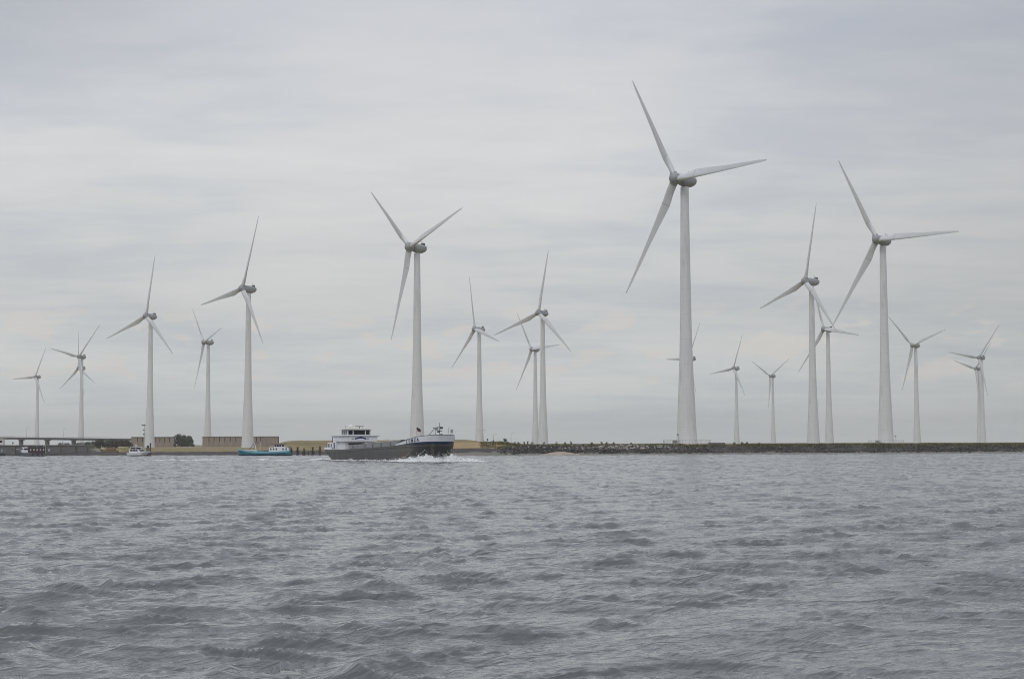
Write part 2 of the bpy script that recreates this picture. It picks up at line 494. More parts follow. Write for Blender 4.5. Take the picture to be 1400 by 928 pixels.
def riprap():
    rnd = random.Random(3)
    dark, lightb = MB(), MB()
    mats_d = [mat('basalt_stone_%s' % k, c, 0.9, var=.35, scale=2.0, spec=.2) for k, c in
              (('black', (.055, .052, .052)), ('grey', (.095, .088, .083)), ('brown', (.135, .108, .085)), ('pale', (.27, .25, .235)), ('white', (.42, .40, .38)))]
    for _ in range(11000):
        x = rnd.uniform(-4, 190)
        s = rnd.uniform(1.6, 10.2 if x < 42 else 8.4)
        if x < 4 and rnd.random() > (x + 4) / 8: continue
        n = mnoise.noise(Vector((x * .06, s * .25, 2)))
        pale_zone = math.exp(-((x - 27) / 13) ** 2) * smooth01((s - 5.0) / 2.0)
        p = rnd.random()
        if p < .72 * pale_zone: k = 4 if rnd.random() < .45 else 3
        elif p > .985 and s > 5: k = 3
        elif p > .93 - .1 * n: k = 2
        elif p > .55: k = 1
        else: k = 0
        if s < 2.6 and rnd.random() < .7: continue
        dark.cur = k
        r = rnd.uniform(.14, .36) * (.75 if x > 42 else 1) * (1.5 if rnd.random() < .06 else 1)
        rock_mesh(dark, x, shore(x) + s, land_z(x, s) + r * .15, r, rnd)
    o = dark.build('riprap', mats_d)
    tag(o, 'dark stone riprap covering the water side of the dike', 'stones', kind='stuff')
riprap()

# weeds and tall grass on the crest
M_leafs = {k: mat('foliage_' + k, c, 0.75, var=.45, scale=0.8, spec=.2) for k, c in
           (('dark', (.060, .078, .050)), ('mid', (.075, .09, .045)), ('olive', (.15, .14, .06)), ('straw', (.29, .24, .12)), ('rust', (.11, .075, .06)))}
def blades(b, x, y, z, h, w_, rnd, n=5):
    for _ in range(n):
        a = rnd.uniform(0, 3.14); dx, dy = math.cos(a) * w_, math.sin(a) * w_
        lx, ly = rnd.uniform(-.3, .3) * h, rnd.uniform(-.3, .3) * h
        ox, oy = rnd.uniform(-.3, .3), rnd.uniform(-.3, .3)
        hh = h * rnd.uniform(.5, 1.1)
        b.add([(x + ox - dx, y + oy - dy, z - .05), (x + ox + dx, y + oy + dy, z - .05), (x + ox + lx, y + oy + ly, z + hh)], [(0, 1, 2)])
def crest_grass():
    rnd = random.Random(5); b = MB()
    for _ in range(14000):
        x = rnd.uniform(-8, 175); s = rnd.uniform((7.4 if x < 42 else 6.6) if rnd.random() < .6 else 8.2, 15)
        if x < 2: s = rnd.uniform(7, 22)
        if 44 < x < 60 and s > 9.5: continue
        n = mnoise.noise(Vector((x * .12, s * .1, 3)))
        b.cur = 0 if rnd.random() < .45 + .4 * n else (1 if rnd.random() < .6 else 2)
        blades(b, x, shore(x) + s, land_z(x, s), rnd.uniform(.15, .45) * (1 + .5 * n), .08, rnd, 4)
    tag(b.build('dike_grass', [M_leafs['olive'], M_leafs['mid'], M_leafs['straw']]), 'olive green grass and weeds along the dike crest', 'grass', kind='stuff')
crest_grass()

# ------------------------------------------------------------------ trees and shrubs
def leaf_cloud(b, lobes, n, size, rnd):
    tot = sum(r ** 2 for *_, r in lobes)
    for (cx, cy, cz, r) in lobes:
        for _ in range(int(n * r ** 2 / tot)):
            d = Vector((rnd.gauss(0, 1), rnd.gauss(0, 1), rnd.gauss(0, 1))).normalized() * r * (rnd.random() ** .4)
            p = Vector((cx, cy, cz)) + Vector((d.x, d.y, d.z * .85))
            u = Vector((rnd.gauss(0, 1), rnd.gauss(0, 1), rnd.gauss(0, 1))).normalized(); v = u.orthogonal().normalized()
            s = size * rnd.uniform(.6, 1.4)
            b.cur = 1 if rnd.random() < .35 else 0
            b.add([p + u * s, p + v * s * .6, p - u * s, p - v * s * .6], [(0, 1, 2, 3)])
def tree(name, label, cat, x, y, z, h, wd, seed, group=None, m=('dark', 'mid'), trunk=True, dens=900, size=None):
    rnd = random.Random(seed)
    t = thing(name, label, cat, (x, y, z), 0, group)
    lobes = []
    for _ in range(9):
        a = rnd.uniform(0, 6.28); rr = rnd.uniform(.1, .62) * wd / 2
        r = rnd.uniform(.22, .36) * wd
        lobes.append((math.cos(a) * rr, math.sin(a) * rr, max(r * .8, h * rnd.uniform(.3, .8)), min(r, h * .34)))
    lobes.append((0, 0, h * .78, h * .2)); lobes.append((0, 0, h * .4, min(wd * .42, h * .36)))
    for k in range(4): lobes.append((rnd.uniform(-.38, .38) * wd, rnd.uniform(-.3, .3) * wd, h * .16, min(wd * .2, h * .2)))
    b = MB(); leaf_cloud(b, lobes, dens, size or h * .05, rnd)
    b.build('crown', [M_leafs[m[0]], M_leafs[m[1]]], t)
    if trunk:
        tb = MB(); tb.tube((0, 0, -.3), (0, 0, h * .5), h * .03, h * .015, 7)
        for _ in range(5):
            l = rnd.choice(lobes); tb.tube((0, 0, h * rnd.uniform(.2, .45)), (l[0] * .8, l[1] * .8, l[2]), h * .014, h * .004, 5)
        tb.build('trunk', mat('bark', (.09, .07, .055), .9, var=.4), t)
    return t
D = 1190
for px, h, wd, lab, sd in ((245, 9.6, 7.6, 'tallest dark tree, against the right end of the shorter concrete wall', 1), (252.5, 8.6, 6.4, 'middle dark tree of the three between the two concrete walls', 2),
                           (260, 7.9, 6.6, 'rightmost dark round tree of the three between the two concrete walls', 3)):
    tree('tree', lab, 'tree', X(px, D), D, .9, h, wd, sd, 'dark trees between the concrete walls', dens=1500)
for px, py, wd, lab, sd in ((86, 603.5, 6, 'small bush standing alone under the bridge, leftmost on the quay', 11), (92, 605, 4.5, 'low bush just left of a bridge pier', 12), (106, 604.8, 6.5, 'low green bush just right of the third bridge pier', 13),
                            (118, 603, 9, 'wide dark bush below the right end of the bridge', 14), (127, 601.5, 9, 'tall bush where the bridge meets the bank', 15)):
    D = 940; z0 = .9; h = Z(px, py, D) - z0
    tree('bush', lab, 'bush', X(px, D), D, z0, h, wd, sd, 'bushes under the bridge', dens=900)
for px, py, wd, lab, sd in ((134, 600.5, 7, 'leftmost hedge tree on the embankment right of the bridge', 21), (140, 600.2, 7, 'second hedge tree on the embankment right of the bridge', 22), (147, 600.6, 7.5, 'third hedge tree on the embankment behind the tan sand bank', 23),
                            (154, 600.4, 7, 'fourth hedge tree on the embankment behind the tan sand bank', 24), (161, 600.8, 7, 'fifth hedge tree, behind the pale yellow container', 25), (168.5, 600.6, 7.5, 'sixth hedge tree, above the right end of the pale yellow container', 26), (175, 601, 6, 'rightmost hedge tree beside the left end of the shorter concrete wall', 27)):
    D = 900; z0 = .9; h = Z(px, py, D) - z0
    tree('hedge_tree', lab, 'tree', X(px, D), D, z0, h, wd * 1.0, sd, 'hedge trees on the embankment', m=('dark', 'rust'), dens=1300)
tree('dry_bush', 'dark reddish bush on the crest of the tan grass bank', 'bush', X(690, 446), 446, 3.1, 1.1, 1.5, 31, m=('rust', 'dark'), trunk=True, dens=500, size=.07)
SHR = [(703, 603.6, 'weed at the end of the tan bank, first on the stony dike'), (709, 603.2, 'pair of weed stems left of a slim tower'), (716, 602.8, 'tall thin weed left of two overlapping towers'), (721, 602.2, 'tallest spindly weed, left of two overlapping towers'),
       (727, 602.8, 'weed touching the left edge of two overlapping towers'), (743, 603.4, 'weed standing in front of a broad tower'), (760, 603.6, 'small weed just right of the overlapping towers'), (772, 603.8, 'low weed above the sand spit'),
       (780, 602.9, 'round weed above the right end of the sand spit'), (808, 602.6, 'pointed weed above the pale stones'), (822, 602.8, 'weed above the middle of the pale stones'), (829, 602.6, 'bushy weed right of the pale stones middle'), (838, 603.6, 'low weed left of the bare crest'),
       (862, 604.6, 'flat dark weed on the crest halfway to the tallest tower'), (1003, 603.9, 'weed beside the foot of a slim far tower'), (1014, 603.4, 'pair of weeds right of a slim far tower'), (1020, 603.5, 'small round weed between two slim far towers'), (1037, 604.6, 'low weed nearest the second slim far tower')]
for i, (px, py, lab) in enumerate(SHR):
    D = shore(X(px, 440)) + 13; z0 = 2.4; h = max(.5, Z(px, py, D) - z0)
    tree('weed', lab, 'plant', X(px, D), D, z0, h, .9 if i not in (3, 2) else .5, 50 + i, 'weeds on the dike crest', m=('mid', 'olive'), trunk=True, dens=110, size=.09)

# ------------------------------------------------------------------ wind turbines
def tower_fn(nt, bs, tcn):
    s = nt.n('ShaderNodeSeparateXYZ'); nt.l(tcn.outputs['Object'], s.inputs[0])
    v = nt.mapping(tcn.outputs['Object'], (1.2, 1.2, .05))
    streak = nt.noise(v, 1.6, 4, .6)
    c = nt.ramp(streak, [(.3, (.655, .67, .685)), (.7, (.755, .768, .78))])
    fr = nt.math('FRACT', nt.math('DIVIDE', s.outputs[2], 3.9))
    seam = nt.math('LESS_THAN', fr, .022)
    gr = nt.noise(nt.mapping(tcn.outputs['Object'], (.5, .5, .10)), .8, 4, .6)
    c = nt.mix(nt.math('MULTIPLY', nt.smooth(gr, .52, .72), .45), c, (.47, .465, .44))
    c = nt.mix(nt.math('MULTIPLY', seam, .28), c, (.35, .36, .36))
    nt.l(c, bs.inputs['Base Color'])
M_tower = mat('turbine_tower_paint', (.64, .645, .64), .45, fn=tower_fn)
def blade_fn(nt, bs, tcn):
    s = nt.n('ShaderNodeSeparateXYZ'); nt.l(tcn.outputs['Object'], s.inputs[0])
    n_ = nt.noise(nt.mapping(tcn.outputs['Object'], (1, 1, .12)), 1.5, 4, .6)
    c = nt.ramp(n_, [(.3, (.575, .59, .605)), (.7, (.675, .69, .705))])
    band = nt.math('LESS_THAN', nt.math('ABSOLUTE', nt.math('SUBTRACT', s.outputs[2], 8.7)), .13)
    c = nt.mix(nt.math('MULTIPLY', band, .55), c, (.25, .26, .27))
    edge = nt.math('MULTIPLY', nt.smooth(s.outputs[0], .42, .75), nt.smooth(s.outputs[2], 6, 12))
    c = nt.mix(nt.math('MULTIPLY', edge, .45), c, (.30, .30, .29))
    tip = nt.smooth(s.outputs[2], 39.2, 39.5)
    c = nt.mix(nt.math('MULTIPLY', tip, .7), c, (.16, .16, .17))
    nt.l(c, bs.inputs['Base Color'])
M_blade = mat('turbine_blade_paint', (.58, .59, .60), .38, fn=blade_fn)
M_nac = mat('turbine_nacelle_paint', (.31, .32, .335), .4, var=.08, scale=.5)
M_dark = mat('dark_fittings', (.06, .062, .07), .5)
HUB_H = 85.28; TILT, CONE, OVER = rad(3.53), rad(1.1), 3.9

def blade_mesh():
    b = MB(); L = 38.75; r0 = 1.25
    rings = []
    st = [0, .012, .03, .055, .085, .12, .16, .20, .24, .30, .38, .46, .55, .64, .73, .82, .89, .94, .975, .993, 1.0]
    for u in st:
        r = r0 + u * L
        chord = interp(u, [0, .03, .08, .14, .20, .28, .4, .55, .7, .85, .95, .985, 1], [2.25, 2.3, 2.55, 2.9, 2.95, 2.7, 2.2, 1.72, 1.34, 1.0, .70, .42, .10])
        thick = interp(u, [0, .03, .08, .14, .2, .3, .5, .8, 1], [1.0, 1.0, .80, .52, .38, .28, .21, .17, .15])
        blend = smooth01((u - .02) / .16)
        tw = rad(interp(u, [0, .1, .2, .35, .55, .8, 1], [17, 16, 13, 8, 4, 1.5, .5]) + 3.0)
        lead = interp(u, [0, .03, .2, 1], [1.12, 1.12, 1.0, .38]) * (1 if u < .98 else .7)   # leading edge nearly straight
        ring = []
        n = 22
        for i in range(n):
            a = 2 * math.pi * i / n
            # circle
            cxr, cyr = math.cos(a) * 1.12, math.sin(a) * 1.12
            # aerofoil, x=1 at leading edge, 0 at trailing edge
            xx = .5 + .5 * math.cos(a)
            xc = 1 - xx
            yt = 5 * thick * (.2969 * math.sqrt(max(xc, 0)) - .126 * xc - .3516 * xc ** 2 + .2843 * xc ** 3 - .1036 * xc ** 4)
            ya = (yt if math.sin(a) >= 0 else -yt * .75) * chord
            xa = lead - (1 - xx) * chord
            px_ = lerp(cxr, xa, blend); py_ = lerp(cyr, ya, blend)
            ct, s_ = math.cos(tw), math.sin(tw)
            # local: x = direction of rotation, y = downwind (towards the nacelle), z = span
            pre = -.55 * u ** 2.2
            ring.append((px_ * ct + py_ * s_ * .0, -(px_ * s_) + py_ * ct + pre, r))
        rings.append(ring)
    b.rings(rings)
    # collar and lightning seam at the root
    return b
TURB = [(-578.6, 2139.8, 34.5, 26.7), (-405.1, 1651.4, 33.7, 43.1), (-467.0, 1902.6, 43.8, 115.8), (-233.1, 1130.1, 39.1, 10.2), (-246.4, 1422.2, 58.5, 76.6),
        (-140.1, 931.0, 49.0, 20.3), (-39.9, 736.7, 51.8, 71.7), (-23.7, 1268.6, 58.5, 106.3), (20.4, 1546.6, 51.9, 86.7), (19.5, 1111.7, 43.4, 10.9), (54.3, 547.2, 51.6, 89.0),
        (176.7, 1724.8, 63.7, 31.1), (249.5, 1954.4, 58.2, 22.5), (324.4, 2184.7, 56.1, 59.8), (153.6, 897.0, 63.6, 12.8), (230.9, 1280.5, 59.2, 99.4), (151.7, 714.1, 48.2, 90.6),
        (345.2, 1499.2, 56.2, 73.3), (460.9, 1721.7, 56.7, 40.0), (525.9, 1978.4, 68.0, 45.1)]
TLAB = ['leftmost wind turbine, small and far behind the concrete road bridge',
        'nearer of two overlapping wind turbines behind the bridge, one blade raised to the right',
        'farther wind turbine nearly hidden by the tower in front, one blade straight up',
        'wind turbine whose tower stands beside the white motor yacht and shorter concrete wall',
        'small wind turbine whose tower rises behind the longer concrete wall',
        'tall wind turbine standing before the longer concrete wall, above the teal boat',
        'tall wind turbine whose tower rises directly behind the bow of the cargo barge',
        'mid-distance wind turbine standing just right of the barge bow near a double street lamp',
        'smaller, farther wind turbine just left of a bigger overlapping tower behind the stony dike',
        'bigger wind turbine of the overlapping pair behind the stony dike and sand spit',
        'tallest and nearest wind turbine, standing on a railed concrete slab on the dike',
        'far wind turbine almost wholly hidden behind the tower of the tallest one',
        'small far wind turbine just right of the tallest one, one blade pointing left',
        'small far wind turbine with two blades raised in a V shape',
        'wind turbine with one blade nearly upright, in front of a smaller one to its right',
        'smaller wind turbine partly behind a bigger left neighbour, one blade pointing right',
        'second tallest wind turbine, on a railed base towards the right end of the dike',
        'far wind turbine just right of the second tallest tower, one blade hanging down',
        'nearer turbine of the far right overlapping pair, one blade raised right',
        'farther, lower turbine of the far right overlapping pair, hub left of its neighbour']

def make_turbine():
    t = thing('wind_turbine', TLAB[0], 'wind turbine', group='wind turbines on the polder')
    top = HUB_H - 2.5
    hs = [0, 2, 5, 9, 14, 19, 25, 32, 41, 50, 60, 70, top - 2.2]
    rr = [3.42, 3.3, 3.13, 2.93, 2.72, 2.5, 2.24, 2.0, 1.80, 1.68, 1.54, 1.42, 1.30]
    prof = [(r, h) for h, r in zip(hs, rr)]
    b = MB(); b.lathe(prof, 48); b.build('tower', M_tower, t, auto=40)
    c = MB(); c.lathe([(1.36, top - 2.2), (1.36, top - 1.6), (1.30, top - 1.55), (1.30, top + .15)], 40)
    c.build('yaw_ring', M_tower, t, auto=40)
    return t
def nacelle_shape():
    # local: -y = upwind (nose). body from y=-1.9 to y=5.6, egg shaped, deeper below the axis
    b = MB(); rings = []
    for y, w_, hu, hd, zc in ((-2.35, 1.35, 1.3, 1.35, 0), (-2.1, 1.62, 1.5, 1.6, 0), (-1.2, 1.85, 1.68, 1.9, -.05), (0, 1.98, 1.75, 2.15, -.1), (1.5, 2.0, 1.72, 2.15, -.12),
                              (2.6, 1.9, 1.6, 1.95, -.1), (3.4, 1.68, 1.38, 1.65, 0), (4.1, 1.3, 1.05, 1.25, .05), (4.55, .8, .65, .75, .1), (4.7, .25, .2, .25, .12)):
        ring = []
        for i in range(28):
            a = 2 * math.pi * i / 28; cx_, sz = math.cos(a), math.sin(a)
            e = 2.5
            k = (abs(cx_) ** e + abs(sz) ** e) ** (-1 / e)
            ring.append((w_ * cx_ * k, y, zc + (hu if sz >= 0 else hd) * sz * k))
        rings.append(ring)
    b.rings(rings); return b
def make_head(t, yaw, az):
    # yaw: nose turned from straight at the camera to the left
    head_m = Matrix.Translation((0, 0, HUB_H)) @ Matrix.Rotation(-yaw, 4, 'Z')
    return head_m
proto = make_turbine()
NAC_ME = nacelle_shape().build('nacelle', M_nac, proto, auto=50)
mast = MB()
mast.box((0, 2.9, 1.75), (1.9, 1.1, .9), bev=.15)
mast.tube((-.6, 2.4, 1.2), (-.6, 2.4, 3.0), .06); mast.tube((.6, 2.4, 1.2), (.6, 2.4, 2.7), .06)
mast.tube((-.9, 2.4, 2.95), (-.3, 2.4, 2.95), .07); mast.tube((.3, 2.4, 2.65), (.9, 2.4, 2.65), .07)
MAST = mast.build('cooler_and_sensors', M_dark, NAC_ME)
hubb = MB()
hubb.lathe([(.12, -2.15), (.75, -2.02), (1.3, -1.65), (1.68, -1.05), (1.86, -.35), (1.86, .35), (1.74, .95), (1.6, 1.3)], 32, axis='Y')
HUB = hubb.build('rotor_hub', M_nac, proto, auto=50)
cl = MB()
BL = blade_mesh().build('blade', M_blade, proto, auto=45)
BL2 = copy_tree(BL, proto); BL3 = copy_tree(BL, proto)
rc = MB(); rc.lathe([(1.2, 1.0), (1.24, 1.1), (1.24, 1.95), (1.18, 2.0)], 24)
COLL = rc.build('root_collar', M_nac, BL, auto=40)
sb = MB(); sb.lathe([(1.0, 0), (1.0, .1)], 8)
for bb in (BL2, BL3): copy_tree(COLL, bb)

def pose_turbine(t, x, y, z, yaw, az):
    t.location = (x, y, z)
    kids = {c.name.split('.')[0]: [] for c in t.children}
    for c in t.children: kids[c.name.split('.')[0]].append(c)
    hm = Matrix.Translation((0, 0, HUB_H - z)) @ Matrix.Rotation(-yaw, 4, 'Z')
    tl = hm @ Matrix.Rotation(-TILT, 4, 'X')      # nose lifted
    kids['nacelle'][0].matrix_local = tl
    for c in (kids['tower'][0], kids['yaw_ring'][0]):
        c.matrix_local = Matrix.Translation((0, 0, -z))
    hb = Matrix.Translation((0, 0, HUB_H - z)) @ Matrix.Rotation(-yaw, 4, 'Z') @ Matrix.Translation((0, -OVER, 0)) @ Matrix.Rotation(-TILT, 4, 'X')
    kids['rotor_hub'][0].matrix_local = hb
    for k, c in enumerate(sorted(kids['blade'], key=lambda o: o.name)):
        a = az + k * 2 * math.pi / 3
        # seen from upwind the blade points up for a=0 and to the right for a=90
        c.matrix_local = hb @ Matrix.Rotation(a, 4, 'Y') @ Matrix.Rotation(CONE, 4, 'X')
turbs = [proto] + [copy_tree(proto) for _ in TURB[1:]]
for t, lab, (x, y, yaw, az) in zip(turbs, TLAB, TURB):
    t['label'] = lab
    z = 2.5 if y in (547.2, 714.1) else land_h(x, y) - .2
    pose_turbine(t, x, y, z, rad(yaw), rad(az))

# railed concrete slabs at the two nearest turbines
M_conc = mat('pale_concrete', (.46, .42, .37), .85, var=.18, scale=.8)
M_steel = mat('galvanised_steel', (.36, .37, .37), .5, metal=.4)
def turbine_base(x, y, r, zt, label, lamp_ang):
    t = thing('turbine_base', label, 'platform', (x, y, zt), 0)
    b = MB(); b.lathe([(r, -1.3), (r, 0), (r - .15, .02)], 56); b.build('slab', M_conc, t, auto=40)
    rl = MB()
    n = 44
    gap = lambda i: 0
    for i in range(n):
        a, a2 = 2 * math.pi * i / n, 2 * math.pi * (i + 1) / n
        p, q = ((r - .3) * math.cos(a), (r - .3) * math.sin(a)), ((r - .3) * math.cos(a2), (r - .3) * math.sin(a2))
        rl.tube((*p, 0), (*p, 1.05), .03, n=5)
        for h in (.55, 1.05): rl.tube((*p, h), (*q, h), .025, n=5)
    rl.build('railing', M_steel, t)
    st = MB()
    for i in range(6): st.box((-3.9 - .0, -3.2 + .0 - i * .28, .95 - i * .18), (1.1, .3, .05))
    st.box((-3.9, -2.4, .5), (1.4, 1.4, 1.0)); st.build('entry_steps', M_steel, t)
    lp = MB(); px_, py_ = lamp_ang
    lp.tube((px_, py_, 0), (px_, py_, 2.6), .05, n=6); lp.box((px_ - .15, py_ - .1, 2.75), (.55, .4, .4), bev=.08)
    lp.build('lamp', M_dark, t)
    return t
turbine_base(54.3, 547.2, 7.6, 2.72, 'round pale concrete slab with railing under the tallest wind turbine', (-3.0, -3.6))
turbine_base(151.7, 714.1, 7.4, 2.62, 'round railed concrete base under the second tallest wind turbine', (3.3, -3.5))
# low dark timber barrier beside the slab
tb = thing('timber_barrier', 'low dark timber barrier on the dike right of the tallest turbine slab', 'barrier', (X(979, 450), 450, 2.45), 0)
q = MB(); q.box((0, 0, .34), (4.3, .12, .22)); q.box((0, .0, .08), (4.3, .1, .16)); q.build('plank', mat('dark_timber', (.06, .05, .045), .85, var=.3), tb)
q = MB()
for i in range(4): q.box((-1.9 + i * 1.27, .12, .2), (.14, .14, .6))
q.build('post', MATS['dark_timber'], tb)

# ------------------------------------------------------------------ road bridge
M_br = mat('bridge_concrete', (.13, .135, .14), .85, var=.2, scale=.3)
BD = 1300
bx0, bx1 = X(-420, BD), X(183, BD)
br = thing('road_bridge', 'long flat concrete road bridge on thin piers at the left', 'bridge', (bx0, BD, 0), 0)
z0_, z1_ = Z(-420, 592.1, BD), Z(183, 599.6, BD); Lb = bx1 - bx0
b = MB(); b.add([(0, 0, z0_ - 1.7), (Lb, 0, z1_ - 1.7), (Lb, 11, z1_ - 1.7), (0, 11, z0_ - 1.7), (0, 0, z0_ - .45), (Lb, 0, z1_ - .45), (Lb, 11, z1_ - .45), (0, 11, z0_ - .45)],
               [(3, 2, 1, 0), (4, 5, 6, 7), (0, 1, 5, 4), (1, 2, 6, 5), (2, 3, 7, 6), (3, 0, 4, 7)])
b.build('deck', M_br, br)
b = MB(); b.add([(0, -.25, z0_ - .75), (Lb, -.25, z1_ - .75), (Lb, .1, z1_ - .75), (0, .1, z0_ - .75), (0, -.25, z0_), (Lb, -.25, z1_), (Lb, .1, z1_), (0, .1, z0_)],
               [(3, 2, 1, 0), (4, 5, 6, 7), (0, 1, 5, 4), (1, 2, 6, 5), (2, 3, 7, 6), (3, 0, 4, 7)])
b.build('parapet', mat('bridge_parapet', (.085, .09, .09), .8, var=.15, scale=.4), br)
b = MB(); n = 140
for i in range(n + 1):
    u = i / n; b.tube((u * Lb, -.1, lerp(z0_, z1_, u)), (u * Lb, -.1, lerp(z0_, z1_, u) + .8), .05, n=4)
b.tube((0, -.1, z0_ + .8), (Lb, -.1, z1_ + .8), .06, n=4); b.build('railing', M_dark, br)
for px in (-405, -369, -333, -297, -261, -225, -189, -153, -117, -81, -45, -9, 27.3, 63.2, 99.2):
    xx = X(px, BD) - bx0; zt = lerp(z0_, z1_, xx / Lb) - 1.7
    p = MB(); p.box((xx, 4.5, zt / 2 - .2), (2.0, 5.5, zt + .2), bev=.3); p.box((xx, 5.2, zt - .25), (2.6, 9.5, .5)); p.build('pier', M_br, br)
for px, py in ((37, 584), (87, 586.5)):
    l = thing('bridge_lamp', 'tall faint lamp post on the bridge, ' + ('left one' if px < 50 else 'right one, nearer the second turbine tower'), 'street lamp', (X(px, BD + 5), BD + 5, Z(px, 597.5, BD)), 0, 'lamp posts on the bridge')
    h = Z(px, py, BD) - Z(px, 597.5, BD); m_ = MB(); m_.tube((0, 0, 0), (0, 0, h), .13, .07, 6); m_.build('pole', M_steel, l)
    m_ = MB(); m_.tube((0, 0, h), (1.5, 0, h + .15), .06, n=5); m_.box((1.7, 0, h + .12), (.8, .3, .14)); m_.build('lamp_head', M_steel, l)

# ------------------------------------------------------------------ concrete walls with recessed bays
def cw_fn(nt, bs, tcn):
    s = nt.n('ShaderNodeSeparateXYZ'); nt.l(tcn.outputs['Object'], s.inputs[0])
    a = nt.noise(nt.mapping(tcn.outputs['Object'], (1, 1, .15)), .9, 5, .6)
    c = nt.ramp(a, [(.3, (.25, .19, .15)), (.7, (.36, .29, .245))])
    g = nt.noise(tcn.outputs['Object'], .25, 4, .6)
    c = nt.mix(nt.math('MULTIPLY', nt.smooth(g, .5, .65), .5), c, (.26, .24, .22))
    nt.l(c, bs.inputs['Base Color'])
M_cw = mat('weathered_concrete', (.27, .23, .21), .9, fn=cw_fn)
M_slot = mat('bay_painted_shade', (.055, .05, .045), .9)  # recess shade put into the near-black colour of the backing
def bay_wall(label, x0, x1, y, zt, bays, ribs=()):
    t = thing('concrete_wall', label, 'wall', (x0, y, 0), 0)
    Lw = x1 - x0
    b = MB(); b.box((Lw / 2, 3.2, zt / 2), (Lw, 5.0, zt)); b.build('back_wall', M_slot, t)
    f = MB(); f.box((Lw / 2, .35, zt * .27), (Lw, .7, zt * .54))
    edges = [0] + [u * Lw for u in bays] + [Lw]; sw = .62
    for a, c in zip(edges[:-1], edges[1:]):
        a2, c2 = (a + sw / 2 if a > 0 else a), (c - sw / 2 if c < Lw else c)
        f.box(((a2 + c2) / 2, .35, zt * .54 + (zt * .46 - .5) / 2), (c2 - a2, .7, zt * .46 - .5))
    for u in ribs: f.box((u * Lw, -.15, zt * .46), (.5, .3, zt * .92))
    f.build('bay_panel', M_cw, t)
    c = MB(); c.box((Lw / 2, .9, zt - .25), (Lw + .3, 2.6, .5)); c.build('coping', mat('coping_concrete', (.22, .185, .165), .9, var=.3, scale=.6), t)
    return t
WD_ = 1250
x0, x1 = X(180, WD_), X(238, WD_)
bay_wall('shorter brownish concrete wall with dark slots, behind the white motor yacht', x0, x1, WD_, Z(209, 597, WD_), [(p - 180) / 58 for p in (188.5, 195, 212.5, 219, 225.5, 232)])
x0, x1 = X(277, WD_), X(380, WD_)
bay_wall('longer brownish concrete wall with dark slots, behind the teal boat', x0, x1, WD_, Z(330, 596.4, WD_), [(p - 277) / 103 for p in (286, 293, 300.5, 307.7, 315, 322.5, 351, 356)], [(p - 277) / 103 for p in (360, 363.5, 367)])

# ------------------------------------------------------------------ lock quay on the left
def sheet_fn(nt, bs, tcn):
    v = tcn.outputs['Object']
    a = nt.noise(nt.mapping(v, (1, 1, 2.2)), .8, 6, .62)
    c = nt.ramp(a, [(.3, (.125, .12, .118)), (.7, (.215, .21, .205))])
    s = nt.n('ShaderNodeSeparateXYZ'); nt.l(v, s.inputs[0])
    wet = nt.math('SUBTRACT', 1.0, nt.smooth(s.outputs[2], .25, .6))
    c = nt.mix(nt.math('MULTIPLY', wet, .55), c, (.075, .085, .065))
    nt.l(c, bs.inputs['Base Color'])
M_quay = mat('quay_concrete', (.19, .185, .18), .9, fn=sheet_fn, bump=.3, scale=.8)
q0 = X(-140, 490)
qy = 478
qw = thing('quay_wall', 'long grey concrete quay wall at the waterline below the bridge', 'wall', (0, qy, 0), 0)
b = MB(); xa, xb, xc = -175, X(120, qy), X(178, qy)
b.box(((xa + xb) / 2, 4, .6), (xb - xa, 8, 4.1)); b.build('wall', M_quay, qw)
b = MB()
b.prism([(xb, -1), (xb + 9, -1), (xb + 9, .75), (xb + 3.5, .8), (xb + .02, 1.9)], .3, 7.5)
b.box(((xb + 9 + xc) / 2, 3.5, -.15), (xc - xb - 9, 6.4, 1.7)); b.build('low_landing', M_quay, qw)
b = MB(); b.box(((xa + xb) / 2, 3.9, 2.76), (xb - xa + .1, 8.2, .22)); b.build('coping', mat('quay_coping', (.25, .245, .235), .9, var=.25, scale=.5), qw)
b = MB()
for i in range(16):
    xx = xa + 40 + i * 4.1
    if xx < xb - 1: b.tube((xx, -.16, -.6), (xx, -.16, 2.5), .11, n=6)
b.build('fender_pile', mat('old_timber', (.12, .10, .085), .9, var=.35), qw)
# things on and at the quay
cb = thing('control_cabin', 'white cabin with a dark window band at the left edge on the quay', 'cabin', (X(0, 486), 486, 2.87), 0)
hh = Z(2, 599.5, 486) - 2.87
b = MB(); b.box((0, 0, hh / 2), (2.4, 2.2, hh), bev=.06); b.build('wall', mat('white_paint', (.70, .70, .68), .5, var=.08), cb)
b = MB(); b.box((0, 0, hh + .08), (2.8, 2.6, .16)); b.build('roof', mat('cream_roof', (.5, .46, .38), .6), cb)
M_glass = mat('dark_glass', (.012, .015, .024), .2, spec=.25)
b = MB(); b.box((.2, -1.06, hh * .55), (1.7, .1, .55)); b.build('window', M_glass, cb)
sg = thing('quay_signal', 'small dark round signal on a short post on the quay edge', 'signal', (X(18.3, 482), 482, 2.87), 0)
b = MB(); b.tube((0, 0, 0), (0, 0, Z(18, 606, 482) - 2.87 + .1), .05); b.build('post', M_dark, sg)
b = MB(); zc = Z(18, 606, 482) - 2.87 + .15; b.lathe([(.05, -.12), (.2, -.1), (.2, .1), (.05, .12)], 14, (0, 0, zc), 'Y'); b.build('signal_face', M_dark, sg)
bu = thing('mooring_buoy', 'dark mooring buoy with a pale post floating by the quay at the left edge', 'buoy', (X(3.5, 462), 462, -.1), 0)
b = MB(); b.lathe([(.3, -.3), (.75, -.1), (.85, .3), (.7, .8), (.3, 1.0)], 20); b.build('float', mat('black_rubber', (.03, .03, .034), .7), bu, auto=50)
